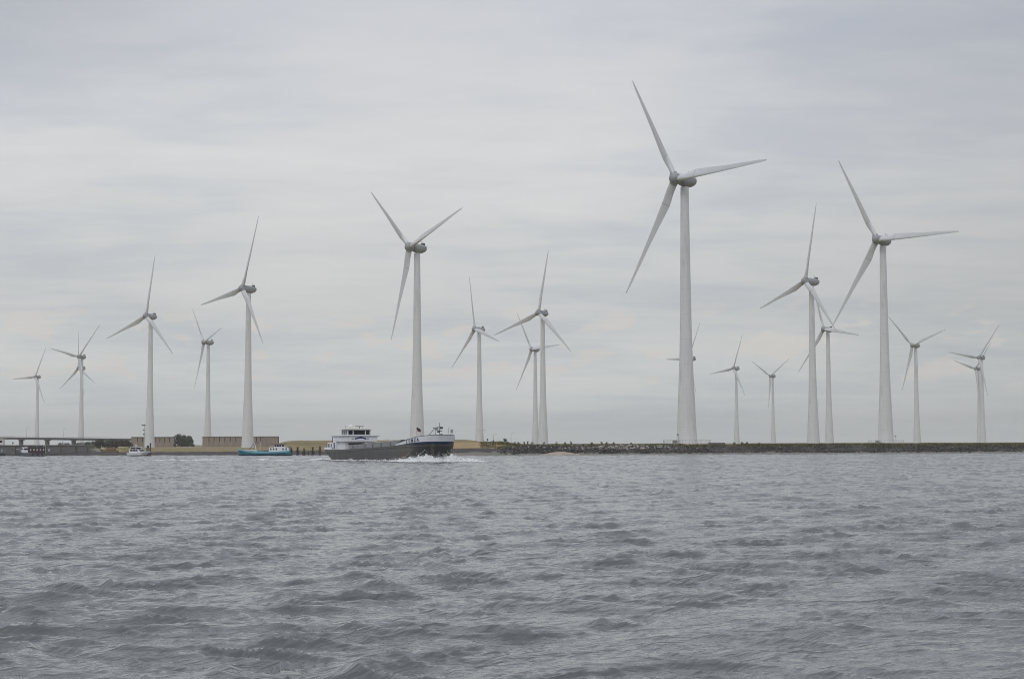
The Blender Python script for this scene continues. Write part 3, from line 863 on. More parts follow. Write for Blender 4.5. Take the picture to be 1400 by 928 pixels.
b = MB(); b.tube((0, 0, .9), (0, 0, 2.0), .13, .1); b.build('post', mat('pale_post', (.5, .5, .48), .6), bu)
for px, lab in ((61.7, 'pale steel ladder on the quay wall, just right of the passenger boat'), ):
    l = thing('quay_ladder', lab, 'ladder', (X(px, qy - .3), qy - .3, 0), 0)
    b = MB(); b.tube((-.25, 0, .4), (-.25, 0, 2.9), .06); b.tube((.25, 0, .4), (.25, 0, 2.9), .06); b.build('rail', mat('pale_steel', (.5, .5, .5), .5), l)
    b = MB()
    for i in range(8): b.tube((-.25, 0, .5 + i * .3), (.25, 0, .5 + i * .3), .03)
    b.build('rung', MATS['pale_steel'], l)
l = thing('marker_board', 'small pale marker board on the quay wall right of the ladder', 'sign', (X(68, qy - .15), qy - .15, 1.0), 0)
b = MB(); b.box((0, 0, .45), (.5, .08, .6), bev=.03); b.build('board', MATS['pale_steel'], l)
b = MB(); b.box((0, .05, -.1), (.08, .08, .8)); b.build('bracket', M_dark, l)

# pale yellow container and a small brown workboat beyond the low landing
ct = thing('container', 'pale yellow-green container on the bank left of the white motor yacht', 'container', (X(169, 500), 500, 1.0), 0)
b = MB(); b.box((0, 0, .56), (2.45, 2.2, 1.1)); b.build('box', mat('yellow_green_paint', (.42, .40, .20), .6, var=.2), ct)
b = MB()
for i in range(9): b.box((-1.1 + i * .275, -1.12, .55), (.1, .06, .95))
b.build('rib', MATS['yellow_green_paint'], ct)
b = MB(); b.box((0, 0, 1.17), (2.6, 2.3, .16)); b.build('lid', mat('cream_paint', (.66, .63, .50), .6), ct)

# ------------------------------------------------------------------ signal mast, dolphins, piles, lamps
sm = thing('signal_mast', 'thin signal mast with a radar bar and lamps beside the motor yacht', 'mast', (X(197.6, 520), 520, .9), 0)
D = 520; zb = .9
b = MB(); b.tube((0, 0, 0), (0, 0, Z(197, 580, D) - zb), .13, .08, 8); b.build('pole', mat('pale_pole', (.55, .56, .57), .5), sm)
b = MB(); z = Z(197, 581.2, D) - zb; b.box((-.25, 0, z), (1.1, .3, .28), bev=.05); b.build('radar_bar', M_dark, sm)
for py in (587.6, 593.4):
    b = MB(); z = Z(197, py, D) - zb; b.lathe([(.05, -.2), (.2, -.16), (.2, .16), (.05, .2)], 12, (-.12, -.1, z)); b.build('lamp', M_dark, sm)
M_tim = MATS['old_timber']
def dolphin(px, D, ptop, rr, label, n=1):
    t = thing('mooring_post', label, 'post', (X(px, D), D, -.6), 0, 'mooring posts beside the motor yacht')
    h = Z(px, ptop, D) + .6
    b = MB()
    if n == 1: b.tube((0, 0, 0), (0, 0, h), rr, rr * .9, 10)
    else:
        for a in range(n): b.tube((math.cos(a * 2.1) * .5, math.sin(a * 2.1) * .5, 0), (math.cos(a * 2.1) * .16, math.sin(a * 2.1) * .16, h), .2, .18, 8)
    b.build('pile', M_tim, t)
    c = MB(); c.lathe([(rr * 1.25, h - .25), (rr * 1.25, h), (rr * .6, h + .15)], 10); c.build('cap', M_dark, t)
dolphin(202.6, 452, 609.4, .26, 'shorter dark mooring post just behind the yacht bow', 3)
dolphin(206.2, 450, 606.3, .18, 'tall slim mooring post just right of the yacht bow')
PILES = [(398.5, 611.5, 'dark timber pile just behind the stern of the teal boat'), (407, 610, 'tall dark timber pile between teal boat and barge, second from the teal boat'), (416, 612.5, 'short dark timber pile midway between teal boat and barge'),
         (427.5, 610.5, 'dark timber pile nearer the barge than the teal boat'), (437.5, 609.5, 'dark timber pile right behind the barge stern')]
for i, (px, py, lab) in enumerate(PILES):
    D = 452
    t = thing('timber_pile', lab, 'pile', (X(px, D), D, -.8), 0, 'timber piles of the jetty')
    h = Z(px, py, D) + .8
    b = MB()
    for k in range(3): b.tube((-.2 + .2 * k, .2 * (k % 2), 0), (-.14 + .14 * k, .16 * (k % 2), h - .3 * (k == 1)), .12, .10, 8)
    b.build('post', M_tim, t)
    b = MB(); b.box((0, -.22, h * .62), (.9, .12, .3)); b.build('brace', M_dark, t)
jt = thing('jetty_walkway', 'low dark timber walkway linking the piles behind the barge stern', 'walkway', (X(418, 454), 454, 0), 0)
b = MB(); b.box((0, 0, 1.05), (8.2, .9, .16)); b.build('deck', M_tim, jt)
b = MB()
for i in range(6): b.box((-3.8 + i * 1.5, .1, .1), (.16, .16, 1.8))
b.build('support', M_tim, jt)

def street_lamp(px, ptop, D, zb, label, double):
    t = thing('street_lamp', label, 'street lamp', (X(px, D), D, zb), 0, 'street lamps behind the tan bank')
    h = Z(px, ptop, D) - zb
    b = MB(); b.tube((0, 0, 0), (0, 0, h), .11, .07, 8); b.build('pole', M_steel, t)
    for s in ((-1, 1) if double else (1,)):
        b = MB(); b.tube((0, 0, h - .1), (s * 1.2, 0, h), .05, n=5); b.box((s * 1.45, 0, h), (.8, .28, .13), bev=.04); b.build('lamp_head', M_steel, t)
street_lamp(658.6, 588, 760, 1.6, 'double armed street lamp between the barge bow and a tower', True)
street_lamp(674.5, 593.5, 980, 1.4, 'small far street lamp just right of a tower on the tan bank', False)
street_lamp(698.3, 592.3, 820, 1.4, 'slim street lamp above the right end of the tan bank', False)
t = thing('sign_post', 'narrow dark sign post on the tan bank right of a tower', 'sign', (X(666.3, 452), 452, 3.1), 0)
b = MB(); b.tube((0, 0, 0), (0, 0, 1.0), .05); b.build('post', M_steel, t)
b = MB(); b.box((0, -.06, .8), (.3, .06, .55)); b.build('board', M_dark, t)
t = thing('bollard', 'small dark bollard on the tan bank left of the reddish bush', 'bollard', (X(674, 450), 450, 3.1), 0)
b = MB(); b.lathe([(.16, 0), (.16, .4), (.22, .45), (.22, .55), (.1, .6)], 12); b.build('shaft', M_dark, t, auto=40)

# ------------------------------------------------------------------ cargo barge
BX, BY, BRZ = -29.5, 319.0, rad(-62.0)
barge = thing('cargo_barge', 'dark grey inland cargo barge with white wheelhouse throwing up a bow wave', 'barge', (BX, BY, 0), BRZ)
def outline(n_st=8, n_side=26, n_bow=16):
    pts = []   # starboard half from stern centre to stem: (t, y<=0)
    for i in range(n_st):
        a = math.pi / 2 * i / n_st
        e = 2 / 3.2
        pts.append((-2.6 - 3.0 * math.cos(a) ** e, -3.5 * math.sin(a) ** e))
    for i in range(n_side): pts.append((lerp(-2.6, 33.6, i / n_side), -3.5))
    for i in range(n_bow + 1):
        a = math.pi / 2 * i / n_bow; e = 2 / 2.3
        pts.append((33.6 + 5.5 * max(0, math.sin(a)) ** e, -3.5 * max(0, math.cos(a)) ** e))
    return pts
OUT = outline()
def hull_pt(t, y, z, inset=0.0):
    zr = max(-1, z)
    k = 1 - inset / 3.5
    y2 = y * k
    t2 = t
    if t < 4: t2 = t + 4.0 * (1 - min(1, zr / 1.95)) * ((4 - t) / 8) ** 1.15
    if t > 30:
        u = (t - 30) / 8.5
        t2 = t + (zr - 3.3) * .30 * u
        fl = 1 - .10 * (1 - min(1, zr / 3.3)) * u
        y2 *= fl
    if inset: t2 = t2 - inset * smooth01((t - 33) / 5) + inset * smooth01((0 - t) / 4)
    return (t2, y2, z)
def ring_at(zfun, inset=0.0):
    sb = [hull_pt(t, y, zfun(t), inset) for t, y in OUT]
    pt = [(p[0], -p[1], p[2]) for p in sb[1:-1]][::-1]
    return sb + pt
z_deck = lambda t: interp(t, [-4, 4, 16, 27, 33, 38.5], [1.92, 1.92, 2.25, 2.62, 2.78, 2.92])
z_blue = lambda t: interp(t, [-4, 27, 30, 33, 36, 38.5], [0, 2.64, 2.78, 3.0, 3.2, 3.3])
z_top = lambda t: interp(t, [-4, 27, 30, 33, 36, 38.5], [0, 2.70, 3.15, 3.62, 4.05, 4.3])
def hull_fn(nt, bs, tcn):
    v = tcn.outputs['Object']
    s = nt.n('ShaderNodeSeparateXYZ'); nt.l(v, s.inputs[0])
    st = nt.noise(nt.mapping(v, (1, 1, .12)), 1.1, 6, .65)
    blot = nt.noise(v, .45, 5, .6)
    c = nt.ramp(st, [(.3, (.052, .051, .05)), (.7, (.118, .114, .11))])
    c = nt.mix(nt.math('MULTIPLY', nt.smooth(blot, .48, .66), .55), c, (.10, .115, .10))
    rz_ = nt.math('MULTIPLY', nt.smooth(s.outputs[0], 24, 37), nt.smooth(st, .42, .62))
    c = nt.mix(nt.math('MULTIPLY', rz_, .6), c, (.15, .095, .06))
    # weathered upper strake
    up = nt.math('MULTIPLY', nt.smooth(s.outputs[2], 1.55, 1.75), .35)
    c = nt.mix(up, c, (.17, .168, .16))
    # black paint round the stem, with two rusty hawse streaks
    stem = nt.smooth(s.outputs[0], 33.2, 36.6)
    c = nt.mix(nt.math('MULTIPLY', stem, .85), c, (.022, .022, .028))
    ya = nt.math('ABSOLUTE', nt.math('SUBTRACT', nt.math('ABSOLUTE', s.outputs[1]), 1.55))
    rs = nt.math('MULTIPLY', nt.math('SUBTRACT', 1.0, nt.smooth(ya, .12, .34)), nt.smooth(s.outputs[0], 36.0, 36.6))
    c = nt.mix(nt.math('MULTIPLY', nt.math('MULTIPLY', rs, .7), nt.smooth(nt.noise(nt.mapping(v, (1, 1.5, .3)), 2.5, 4, .6), .38, .62)), c, (.21, .15, .11))
    nt.l(c, bs.inputs['Base Color'])
M_hull = mat('barge_hull_paint', (.10, .098, .095), .55, fn=hull_fn, bump=.15, scale=.6)
levels = [lambda t: -1.0, lambda t: -.3, lambda t: .15, lambda t: z_deck(t) * .35, lambda t: z_deck(t) * .65, lambda t: z_deck(t) - .12, z_deck]
b = MB(); b.rings([ring_at(f) for f in levels], cap0=False, cap1=False)
hull = b.build('hull', M_hull, barge, auto=60)
# rubbing strake
b = MB(); r1 = ring_at(lambda t: z_deck(t) - .34); r2 = ring_at(lambda t: z_deck(t) - .20)
for ra in (r1, r2): pass
n = len(r1)
pr = [[(p[0] + (.07 if p[0] > 36 else 0), p[1] + math.copysign(.07, p[1]) if abs(p[1]) > .2 else p[1], p[2]) for p in rr] for rr in (r1, r2)]
b.rings([r1, pr[0], pr[1], r2], cap0=False, cap1=False); b.build('rubbing_strake', mat('barge_strake', (.14, .138, .13), .6, var=.3), barge)
def flat_deck(zf, inset, tmin, tmax, name, m, sub=0.0):
    b = MB(); pts = [(hull_pt(t, y, zf(t) - sub, inset)) for t, y in OUT if tmin <= t <= tmax]
    vs = []; fs = []
    for p in pts: vs += [(p[0], p[1], p[2]), (p[0], -p[1], p[2])]
    for i in range(len(pts) - 1): fs.append((2 * i, 2 * i + 2, 2 * i + 3, 2 * i + 1))
    b.add(vs, fs); return b.build(name, m, barge)
M_deck = mat('deck_grey_paint', (.16, .165, .17), .7, var=.25)
flat_deck(z_deck, .02, -4, 28.5, 'deck', M_deck, .03)
flat_deck(lambda t: z_blue(t) , .1, 28.4, 39, 'foredeck', M_deck, .05)
def partial_band(f0, f1, name, m, tmin, thick=0.0):
    sb = [(t, y) for t, y in OUT if t >= tmin]
    full = sb + [(t, -y) for t, y in sb[:-1]][::-1]
    o0 = [hull_pt(t, y, f0(t)) for t, y in full]; o1 = [hull_pt(t, y, f1(t)) for t, y in full]
    b = MB()
    if not thick: b.rings([o0, o1], closed=False, cap0=False, cap1=False)
    else:
        i0 = [hull_pt(t, y, f0(t), thick) for t, y in full]; i1 = [hull_pt(t, y, f1(t), thick) for t, y in full]
        b.rings([i0, o0, o1, i1], closed=False, cap0=False, cap1=False)
    return b.build(name, m, barge, auto=50)
M_white = mat('ship_white_paint', (.84, .85, .87), .45, var=.07, scale=1.2)
M_blue = mat('ship_blue_paint', (.012, .036, .09), .4, var=.2, scale=1.0)
partial_band(lambda t: z_deck(t) + .002, z_blue, 'blue_bow_band', M_blue, 26.9)
bul = partial_band(z_blue, z_top, 'bulwark', M_white, 26.9, .14)
b = MB(); sbp = [(t, y) for t, y in OUT if t >= 29]; full = sbp + [(t, -y) for t, y in sbp[:-1]][::-1]
pp = [hull_pt(t, y, z_top(t) + .03, .05) for t, y in full]; b.path(pp, .075, 6); b.build('cap_rail', mat('rail_grey', (.2, .2, .21), .5), bul)
# hold: coaming and hatch
b = MB(); rr = []
co_o = [(6.5, -2.75), (27.2, -2.75), (27.2, 2.75), (6.5, 2.75)]
zc = lambda t: z_deck(t) + (.72 if t < 10 else .82)
b.add([(x, y, z_deck(x) - .03) for x, y in co_o] + [(x, y, zc(x)) for x, y in co_o] + [(x * 1.0 + (.12 if x < 10 else -.12), y * .95, zc(x)) for x, y in co_o] + [(x + (.12 if x < 10 else -.12), y * .95, z_deck(x) - 1.0) for x, y in co_o],
      [(i, (i + 1) % 4, 4 + (i + 1) % 4, 4 + i) for i in range(4)] + [(4 + i, 4 + (i + 1) % 4, 8 + (i + 1) % 4, 8 + i) for i in range(4)] + [(8 + i, 8 + (i + 1) % 4, 12 + (i + 1) % 4, 12 + i) for i in range(4)] + [(12, 13, 14, 15)])
M_coam = mat('coaming_grey_paint', (.30, .31, .315), .6, var=.2)
coam = b.build('hatch_coaming', M_coam, barge)
for x in (8.2, 13.6, 16.9, 20.5, 24.4):
    for sd in (-1, 1):
        b = MB(); b.box((x, sd * 2.82, z_deck(x) + .33), (.14, .16, .7)); b.build('stiffener', mat('coaming_rib', (.2, .205, .21), .6), coam)
b = MB()
for i in range(10):
    xa_, xb_ = 9.0 + i * 1.75, 9.0 + (i + 1) * 1.75 - .08
    za, zb2 = zc(xa_) + .03, zc(xb_) + .03
    b.add([(xa_, -2.6, za), (xb_, -2.6, zb2), (xb_, 2.6, zb2), (xa_, 2.6, za), (xa_, -1.3, za + .16), (xb_, -1.3, zb2 + .16), (xb_, 1.3, zb2 + .16), (xa_, 1.3, za + .16)],
          [(0, 1, 5, 4), (4, 5, 6, 7), (6, 2, 3, 7), (0, 4, 7, 3), (1, 2, 6, 5)])
b.build('hatch_cover', mat('hatch_grey', (.36, .37, .37), .55, var=.15), barge)
# dark sloping breakwater before the foredeck
b = MB(); b.add([(26.3, -2.7, 2.7), (26.3, 2.7, 2.7), (28.6, 2.7, 3.62), (28.6, -2.7, 3.62), (28.6, -2.7, 2.7), (28.6, 2.7, 2.7)], [(0, 1, 2, 3), (3, 2, 5, 4), (0, 3, 4), (1, 5, 2), (0, 4, 5, 1)])
b.build('breakwater', mat('dark_green_grey', (.06, .066, .066), .6), barge)
# accommodation block
def wall_box(name, x0, x1, hw, z0, z1, m, parent=None, bev=.05):
    b = MB(); b.box(((x0 + x1) / 2, 0, (z0 + z1) / 2), (x1 - x0, hw * 2, z1 - z0), bev=bev); return b.build(name, m, parent or barge)
house = wall_box('deckhouse', -.6, 4.6, 2.9, 1.9, 3.35, M_white)
upper = wall_box('upper_house', .2, 5.0, 3.3, 3.352, 4.28, M_white)
b = MB(); b.box((5.02, 0, 4.33), (.25, 7.4, .1)); b.box((2.5, 0, 4.33), (5.2, 7.0, .1)); b.build('bridge_wing', mat('grey_lilac', (.42, .43, .47), .5), upper)
wh = wall_box('wheelhouse', 1.6, 4.3, 2.28, 4.382, 5.45, M_white)
def windows(name, boxes, m, parent):
    for c, sz in boxes:
        b = MB(); b.box(c, sz, bev=.02); b.build(name, m, parent)
windows('front_window', [((4.31, (y0_ + y1_) / 2, 4.98), (.06, y1_ - y0_, .72)) for y0_, y1_ in ((-2.05, -1.25), (-1.05, 1.15), (1.35, 2.05))], M_glass, wh)
windows('side_window', [((x0_ + .35, sd * 2.29, 4.98), (.68, .06, .72)) for x0_ in (1.75, 2.65, 3.5) for sd in (-1, 1)], mat('pale_glass', (.16, .19, .19), .15), wh)
b = MB(); b.box((2.95, 0, 5.53), (3.3, 5.3, .14), bev=.05); b.box((2.95, 0, 5.66), (2.6, 4.4, .14), bev=.05); b.build('wheelhouse_roof', mat('cream_white', (.66, .65, .60), .5), wh)
b = MB(); b.lathe([(.05, -.3), (.26, -.22), (.34, 0), (.26, .22), (.05, .3)], 16, (2.7, -.9, 6.12)); b.tube((2.7, -.9, 5.7), (2.7, -.9, 5.9), .1); b.build('satellite_dome', mat('bright_white', (.86, .86, .86), .35), wh, auto=60)
b = MB(); b.tube((3.3, .5, 5.7), (3.3, .5, 6.05), .06); b.box((3.3, .5, 6.08), (.2, 1.5, .1)); b.tube((2.2, 1.5, 5.7), (2.2, 1.5, 6.3), .03); b.tube((2.2, -1.7, 5.7), (2.2, -1.7, 6.2), .03); b.build('radar', M_dark, wh)
# blue crest on the front of the upper house
b = MB()
for k in range(24):
    a0, a1 = lerp(-1, 1, k / 24), lerp(-1, 1, (k + 1) / 24)
    zf = lambda a: 3.86 + .20 * (1 - a * a); th = lambda a: .17 + .16 * max(0, 1 - abs(a) * 4)
    p = [(5.012, a0 * 1.05, zf(a0) - .14), (5.012, a1 * 1.05, zf(a1) - .14), (5.012, a1 * 1.05, zf(a1) + th(a1) - .05), (5.012, a0 * 1.05, zf(a0) + th(a0) - .05)]
    b.add(p + [(5.03, y, z) for _, y, z in p], [(4, 5, 6, 7), (0, 1, 5, 4), (2, 3, 7, 6)])
b.build('blue_crest', mat('crest_blue', (.02, .035, .16), .4), upper)
b = MB(); b.box((5.02, 0, 3.66), (.03, 1.7, .14)); b.build('crest_ribbon', mat('ribbon_white', (.85, .85, .9), .4), upper)
b = MB()
for y in (-1.45, 1.4): b.box((5.02, y, 3.78), (.02, .5, .12)); b.box((5.02, y, 3.93), (.02, .42, .06))
b.build('side_mark', mat('mark_lilac', (.4, .4, .5), .5), upper)
# dinghy slung before the deckhouse and slots of the lower front
b = MB()
rings = []
for u in np.linspace(0, 1, 9):
    hw = .55 * math.sin(math.pi * (.12 + .8 * u)) ** .6 * (1 if u < .8 else 1 - (u - .8) * 2.6); y = lerp(-2.6, .5, u)
    rings.append([(5.6 + hw * math.cos(a), y, 3.1 + .28 * math.sin(a) + .1 * u * u) for a in np.linspace(math.pi, 2 * math.pi, 9)] + [(5.6 + hw * .9, y, 3.14 + .1 * u * u), (5.6 - hw * .9, y, 3.14 + .1 * u * u)])
b.rings(rings); b.build('dinghy', mat('dinghy_green', (.09, .095, .075), .6), barge, auto=50)
b = MB(); b.box((4.63, 1.0, 3.05), (.05, 3.0, .12)); b.box((4.63, -1.6, 2.7), (.05, .7, .9)); b.build('lower_vent', mat('grey_trim', (.25, .26, .28), .6), house)
# after cabin, poop bulwark and gear
aft = wall_box('after_cabin', -4.3, -.64, 2.6, 1.9, 3.2, M_white)
windows('cabin_window', [((x, sd * 2.61, 2.65), (.24, .05, .72)) for x in (-3.8, -3.1, -2.4) for sd in (-1, 1)], M_glass, aft)
sbp = [(t, y) for t, y in OUT if t <= .2]
full = [(t, -y) for t, y in sbp[1:]][::-1] + sbp
o0 = [hull_pt(t, y, z_deck(t)) for t, y in full]; o1 = [hull_pt(t, y, z_deck(t) + .42) for t, y in full]; i1 = [hull_pt(t, y, z_deck(t) + .42, .12) for t, y in full]; i0 = [hull_pt(t, y, z_deck(t), .12) for t, y in full]
b = MB(); b.rings([o0, o1, i1, i0], closed=False, cap0=False, cap1=False); b.build('poop_bulwark', M_white, barge)
b = MB(); b.box((-2.2, -1.6, 3.62), (1.4, .9, .8), bev=.2); b.tube((-2.9, -2.2, 3.2), (-2.9, -2.2, 4.2), .06); b.tube((-2.9, -2.2, 4.1), (-.8, -2.2, 4.0), .06); b.build('deck_crane', M_dark, aft)
b = MB(); b.tube((-.9, -2.4, 3.2), (-1.5, -2.4, 4.5), .1, .08); b.tube((-.2, -2.4, 3.2), (-.2, -2.4, 4.0), .07); b.build('white_davit', MATS['bright_white'], aft)
b = MB()
for i in range(7): b.tube((-5.1 + .02 * i, -2.4 + i * .8, 2.3), (-5.1 + .02 * i, -2.4 + i * .8, 2.95), .03)
b.path([(-5.1, -2.4, 2.95), (-5.0, 2.4, 2.95)], .03); b.box((-4.7, -2.1, 2.8), (.5, .5, .6), bev=.15); b.build('stern_rail', M_dark, barge)
b = MB(); b.box((1.0, -2.98, 2.9), (1.1, .9, 2.0), bev=.05); b.build('stair_house', M_white, barge)
b = MB(); b.box((1.0, -3.44, 2.6), (.5, .04, 1.1), bev=.02); b.build('side_door', mat('door_navy', (.05, .055, .12), .5), barge)
# fore ship gear
b = MB(); b.box((32.3, -1.2, 3.45), (1.6, 1.3, .85), bev=.08); b.box((34.3, -1.2, 3.75), (1.3, 1.3, .6), bev=.08); b.build('white_locker', MATS['bright_white'], barge)
b = MB()
b.tube((30.2, -2.2, 2.9), (30.2, -2.2, 3.75), .2); b.tube((31.0, -2.2, 2.9), (31.0, -2.2, 3.8), .16); b.box((30.6, -1.3, 3.4), (1.2, .9, .9), bev=.1); b.tube((36.6, -.8, 3.3), (36.6, .8, 3.3 + .7), .35); b.box((36.5, 0, 3.7), (.9, 1.9, 1.0), bev=.2)
b.box((37.3, 1.5, 4.05), (.8, .8, .5), bev=.15); b.build('windlass', mat('gear_dark', (.05, .055, .055), .6), barge)
b = MB()
b.tube((37.0, .35, 3.2), (37.0, .35, 6.35), .07, .05); b.tube((37.0, -.2, 5.6), (37.0, .9, 5.6), .05); b.tube((37.0, .0, 5.0), (37.0, .8, 5.0), .05)
b.box((37.0, .65, 5.5), (.3, .35, .35)); b.box((37.0, .1, 4.9), (.25, .3, .3)); b.box((37.0, .65, 4.4), (.2, .25, .3)); b.build('foremast', M_dark, barge)
b = MB(); b.tube((35.6, -1.6, 3.6), (36.4, -.2, 5.55), .06); b.tube((36.9, -.35, 3.4), (36.4, -.2, 5.55), .06); b.box((36.4, -.15, 5.5), (.3, .8, .2)); b.box((36.6, .0, 5.25), (.25, .5, .25)); b.build('a_frame', mat('frame_grey', (.33, .34, .35), .5), barge)
b = MB(); b.tube((37.6, 1.5, 4.1), (37.5, 1.8, 5.8), .035); b.tube((37.6, 1.9, 4.1), (37.7, 2.3, 5.3), .035); b.box((37.65, 2.2, 4.95), (.15, .35, .55)); b.build('bow_stanchion', M_steel, barge)
# flag on the fore stay
b = MB()
b.tube((34.2, -2.4, 3.5), (33.9, -2.4, 5.65), .03); b.build('flag_staff', M_steel, barge)
fb = MB(); fl_v = []; nx_, nz_ = 10, 6
for j in range(nz_ + 1):
    for i in range(nx_ + 1):
        u, v = i / nx_, j / nz_
        fl_v.append((33.95 + u * .35, -2.4 + u * .75 + .08 * math.sin(u * 7 + v * 2), 5.6 - v * .55 - u * .28 + .05 * math.sin(u * 9)))
for j in range(nz_):
    for i in range(nx_):
        fb.cur = 0 if j < 3 - i * .1 else 1
        if i > 7: fb.cur = 2
        o = len(fb.v); fb.f.append((j * (nx_ + 1) + i, j * (nx_ + 1) + i + 1, (j + 1) * (nx_ + 1) + i + 1, (j + 1) * (nx_ + 1) + i)); fb.m.append(fb.cur)
fb.v = fl_v
fo = fb.build('flag', [mat('flag_black', (.03, .025, .03), .8), mat('flag_red', (.16, .06, .06), .8), mat('flag_white', (.7, .62, .62), .8)], barge, smooth=True)
# anchors in the hawse each side of the stem
for s in (-1, 1):
    b = MB(); y = 1.5 * s; xx = 37.25
    b.tube((xx + .12, y, 1.15), (xx + .3, y, 2.5), .11, n=6); b.tube((xx + .05, y - .42, 1.5), (xx + .2, y, 1.1), .12, .1, 6); b.tube((xx + .05, y + .42, 1.5), (xx + .2, y, 1.1), .12, .1, 6)
    b.build('anchor', mat('rusty_steel', (.13, .085, .062), .85, var=.4), barge)
# name on the bow, both sides
def text_mesh(ch, size):
    cu = bpy.data.curves.new('glyph', 'FONT'); cu.body = ch; cu.size = size; cu.align_x = 'CENTER'; cu.extrude = .012; cu.offset = .012
    ob = bpy.data.objects.new('glyph', cu); COL.objects.link(ob)
    bpy.context.view_layer.update()
    me = bpy.data.meshes.new_from_object(ob.evaluated_get(bpy.context.evaluated_depsgraph_get()))
    bpy.data.objects.remove(ob); return me
def name_plate(side, word, tpos, size, m, zoff):
    b = MB()
    seq = list(zip(word, tpos))
    for ch, tq in seq:
        # find outline point and tangent on the starboard half by arc parameter
        ts = [p[0] for p in OUT]
        k = max(1, min(len(OUT) - 2, int(np.searchsorted(ts, tq))))
        f = (tq - ts[k - 1]) / max(1e-6, ts[k] - ts[k - 1]); y = lerp(OUT[k - 1][1], OUT[k][1], f)
        zmid = lerp(z_blue(tq), z_top(tq), .5)
        p = Vector(hull_pt(tq, y, zmid)); p2 = Vector(hull_pt(OUT[k][0], OUT[k][1], zmid)); p1 = Vector(hull_pt(OUT[k - 1][0], OUT[k - 1][1], zmid))
        tan = (p2 - p1).normalized(); tan.z = .06; up = Vector((0, 0, 1))
        nrm = tan.cross(up).normalized()
        if side > 0:
            p.y = -p.y; tan = Vector((-tan.x, tan.y, -tan.z)); nrm = Vector((nrm.x, -nrm.y, 0))
        me = text_mesh(ch, size)
        o = p + nrm * .035 - up * size * .35
        vs = [o + tan * v.co.x + up * v.co.y + nrm * v.co.z for v in me.vertices]
        b.add(vs, [tuple(pl.vertices) for pl in me.polygons])
        bpy.data.meshes.remove(me)
    return b.build('ship_name', m, bul)
name_plate(-1, 'LOMZA', (32.6, 33.6, 34.55, 35.4, 36.15), .78, mat('name_navy', (.03, .035, .10), .5), 0)
name_plate(1, 'LOMZA', (37.9, 37.55, 37.1, 36.55, 35.9), .62, mat('name_pale_blue', (.33, .42, .62), .5), 0)

# ------------------------------------------------------------------ foam
M_foam = mat('foam', (.82, .84, .85), .8, var=.06, scale=2.0)
def barge_world(t, y, z=0):
    c, s = math.cos(BRZ), math.sin(BRZ)
    return (BX + t * c - y * s, BY + t * s + y * c, z)
def ridge(pts, seed):
    """pts: (x,y,height,width); a lumpy ridge of broken water"""
    # resample
    P_ = []
    for (a, b2) in zip(pts[:-1], pts[1:]):
        n_ = max(2, int(math.hypot(b2[0] - a[0], b2[1] - a[1]) / .16))
        for i in range(n_): P_.append([lerp(a[k], b2[k], i / n_) for k in range(4)])
    P_.append(list(pts[-1]))
    rings_ = []
    m = 13
    for i, (x, y, h, wd) in enumerate(P_):
        a, c = P_[max(0, i - 1)], P_[min(len(P_) - 1, i + 1)]
        tx, ty = c[0] - a[0], c[1] - a[1]; L = math.hypot(tx, ty) or 1; nx_, ny_ = -ty / L, tx / L
        ring = []
        for j in range(m):
            u = lerp(-1, 1, j / (m - 1))
            env = max(0, 1 - abs(u) ** 1.5)
            q = Vector((x * 1.1, y * 1.1 + u * wd, seed))
            lump = 1 + .65 * mnoise.noise(q * 1.0) + .5 * mnoise.noise(q * 2.7) + .35 * mnoise.noise(q * 6.1)
            ofs = u * wd * (1 + .5 * mnoise.noise(q * 1.3 + Vector((9, 0, 0))))
            ring.append((x + nx_ * ofs, y + ny_ * ofs, -.12 + (h + .1) * env * max(.15, lump) * .8 + .05 * mnoise.noise(q * 9)))
        rings_.append(ring)
    return rings_
rp = []
for t_, y_, h_, w_ in ((14.5, -3.75, .05, .2), (16, -3.85, .34, .35), (19, -3.85, .22, .3), (22, -3.9, .26, .4), (25, -3.95, .4, .5), (28, -4.1, .42, .6), (31, -4.3, .6, .7), (33.5, -4.2, .8, .9), (35.6, -3.7, 1.05, 1.0), (37.3, -2.7, 1.5, 1.0),
                       (38.3, -1.3, 1.35, .9), (38.9, 0, 1.2, .9), (39.0, 1.3, 1.55, 1.0), (38.6, 2.8, 1.0, 1.0), (38.4, 4.6, .85, 1.1), (38.0, 6.4, .55, 1.0), (37.4, 7.9, .3, .8), (36.8, 9.2, .06, .3)):
    x, y, _ = barge_world(t_, y_); rp.append((x, y, h_ * .72, w_ * 1.0))
b = MB(); b.rings(ridge(rp, 3.3), closed=False, cap0=False, cap1=False)
rnd = random.Random(9)
for (x, y, h, wd) in rp:
    for _ in range(int(14 * h)):
        a, r = rnd.uniform(0, 6.28), rnd.uniform(.05, .2)
        rock_mesh(b, x + rnd.gauss(0, .8), y + rnd.gauss(0, .7), rnd.uniform(.0, 1.0) * h * .8, r, rnd)
for (x, y, h, wd) in rp:
    for _ in range(int(150 * h)):
        rock_mesh(b, x + rnd.gauss(0, .7), y + rnd.gauss(0, .6), abs(rnd.gauss(0, .45)) * h + h * .5, rnd.uniform(.02, .07), rnd)
for _ in range(260):      # foam left along the hull side
    q_ = rnd.random(); x, y, _ = barge_world(lerp(0, 33, q_), -3.9 - abs(rnd.gauss(0, .5)))
    rock_mesh(b, x, y, .06, rnd.uniform(.06, .2), rnd)
x, y, _ = barge_world(9.4, -3.8)
for _ in range(12): rock_mesh(b, x + rnd.gauss(0, .2), y + rnd.gauss(0, .2), rnd.uniform(0, .35), .14, rnd)
tag(b.build('bow_wave', M_foam, smooth=True), 'white foaming bow wave round the front of the barge', 'foam', kind='stuff')
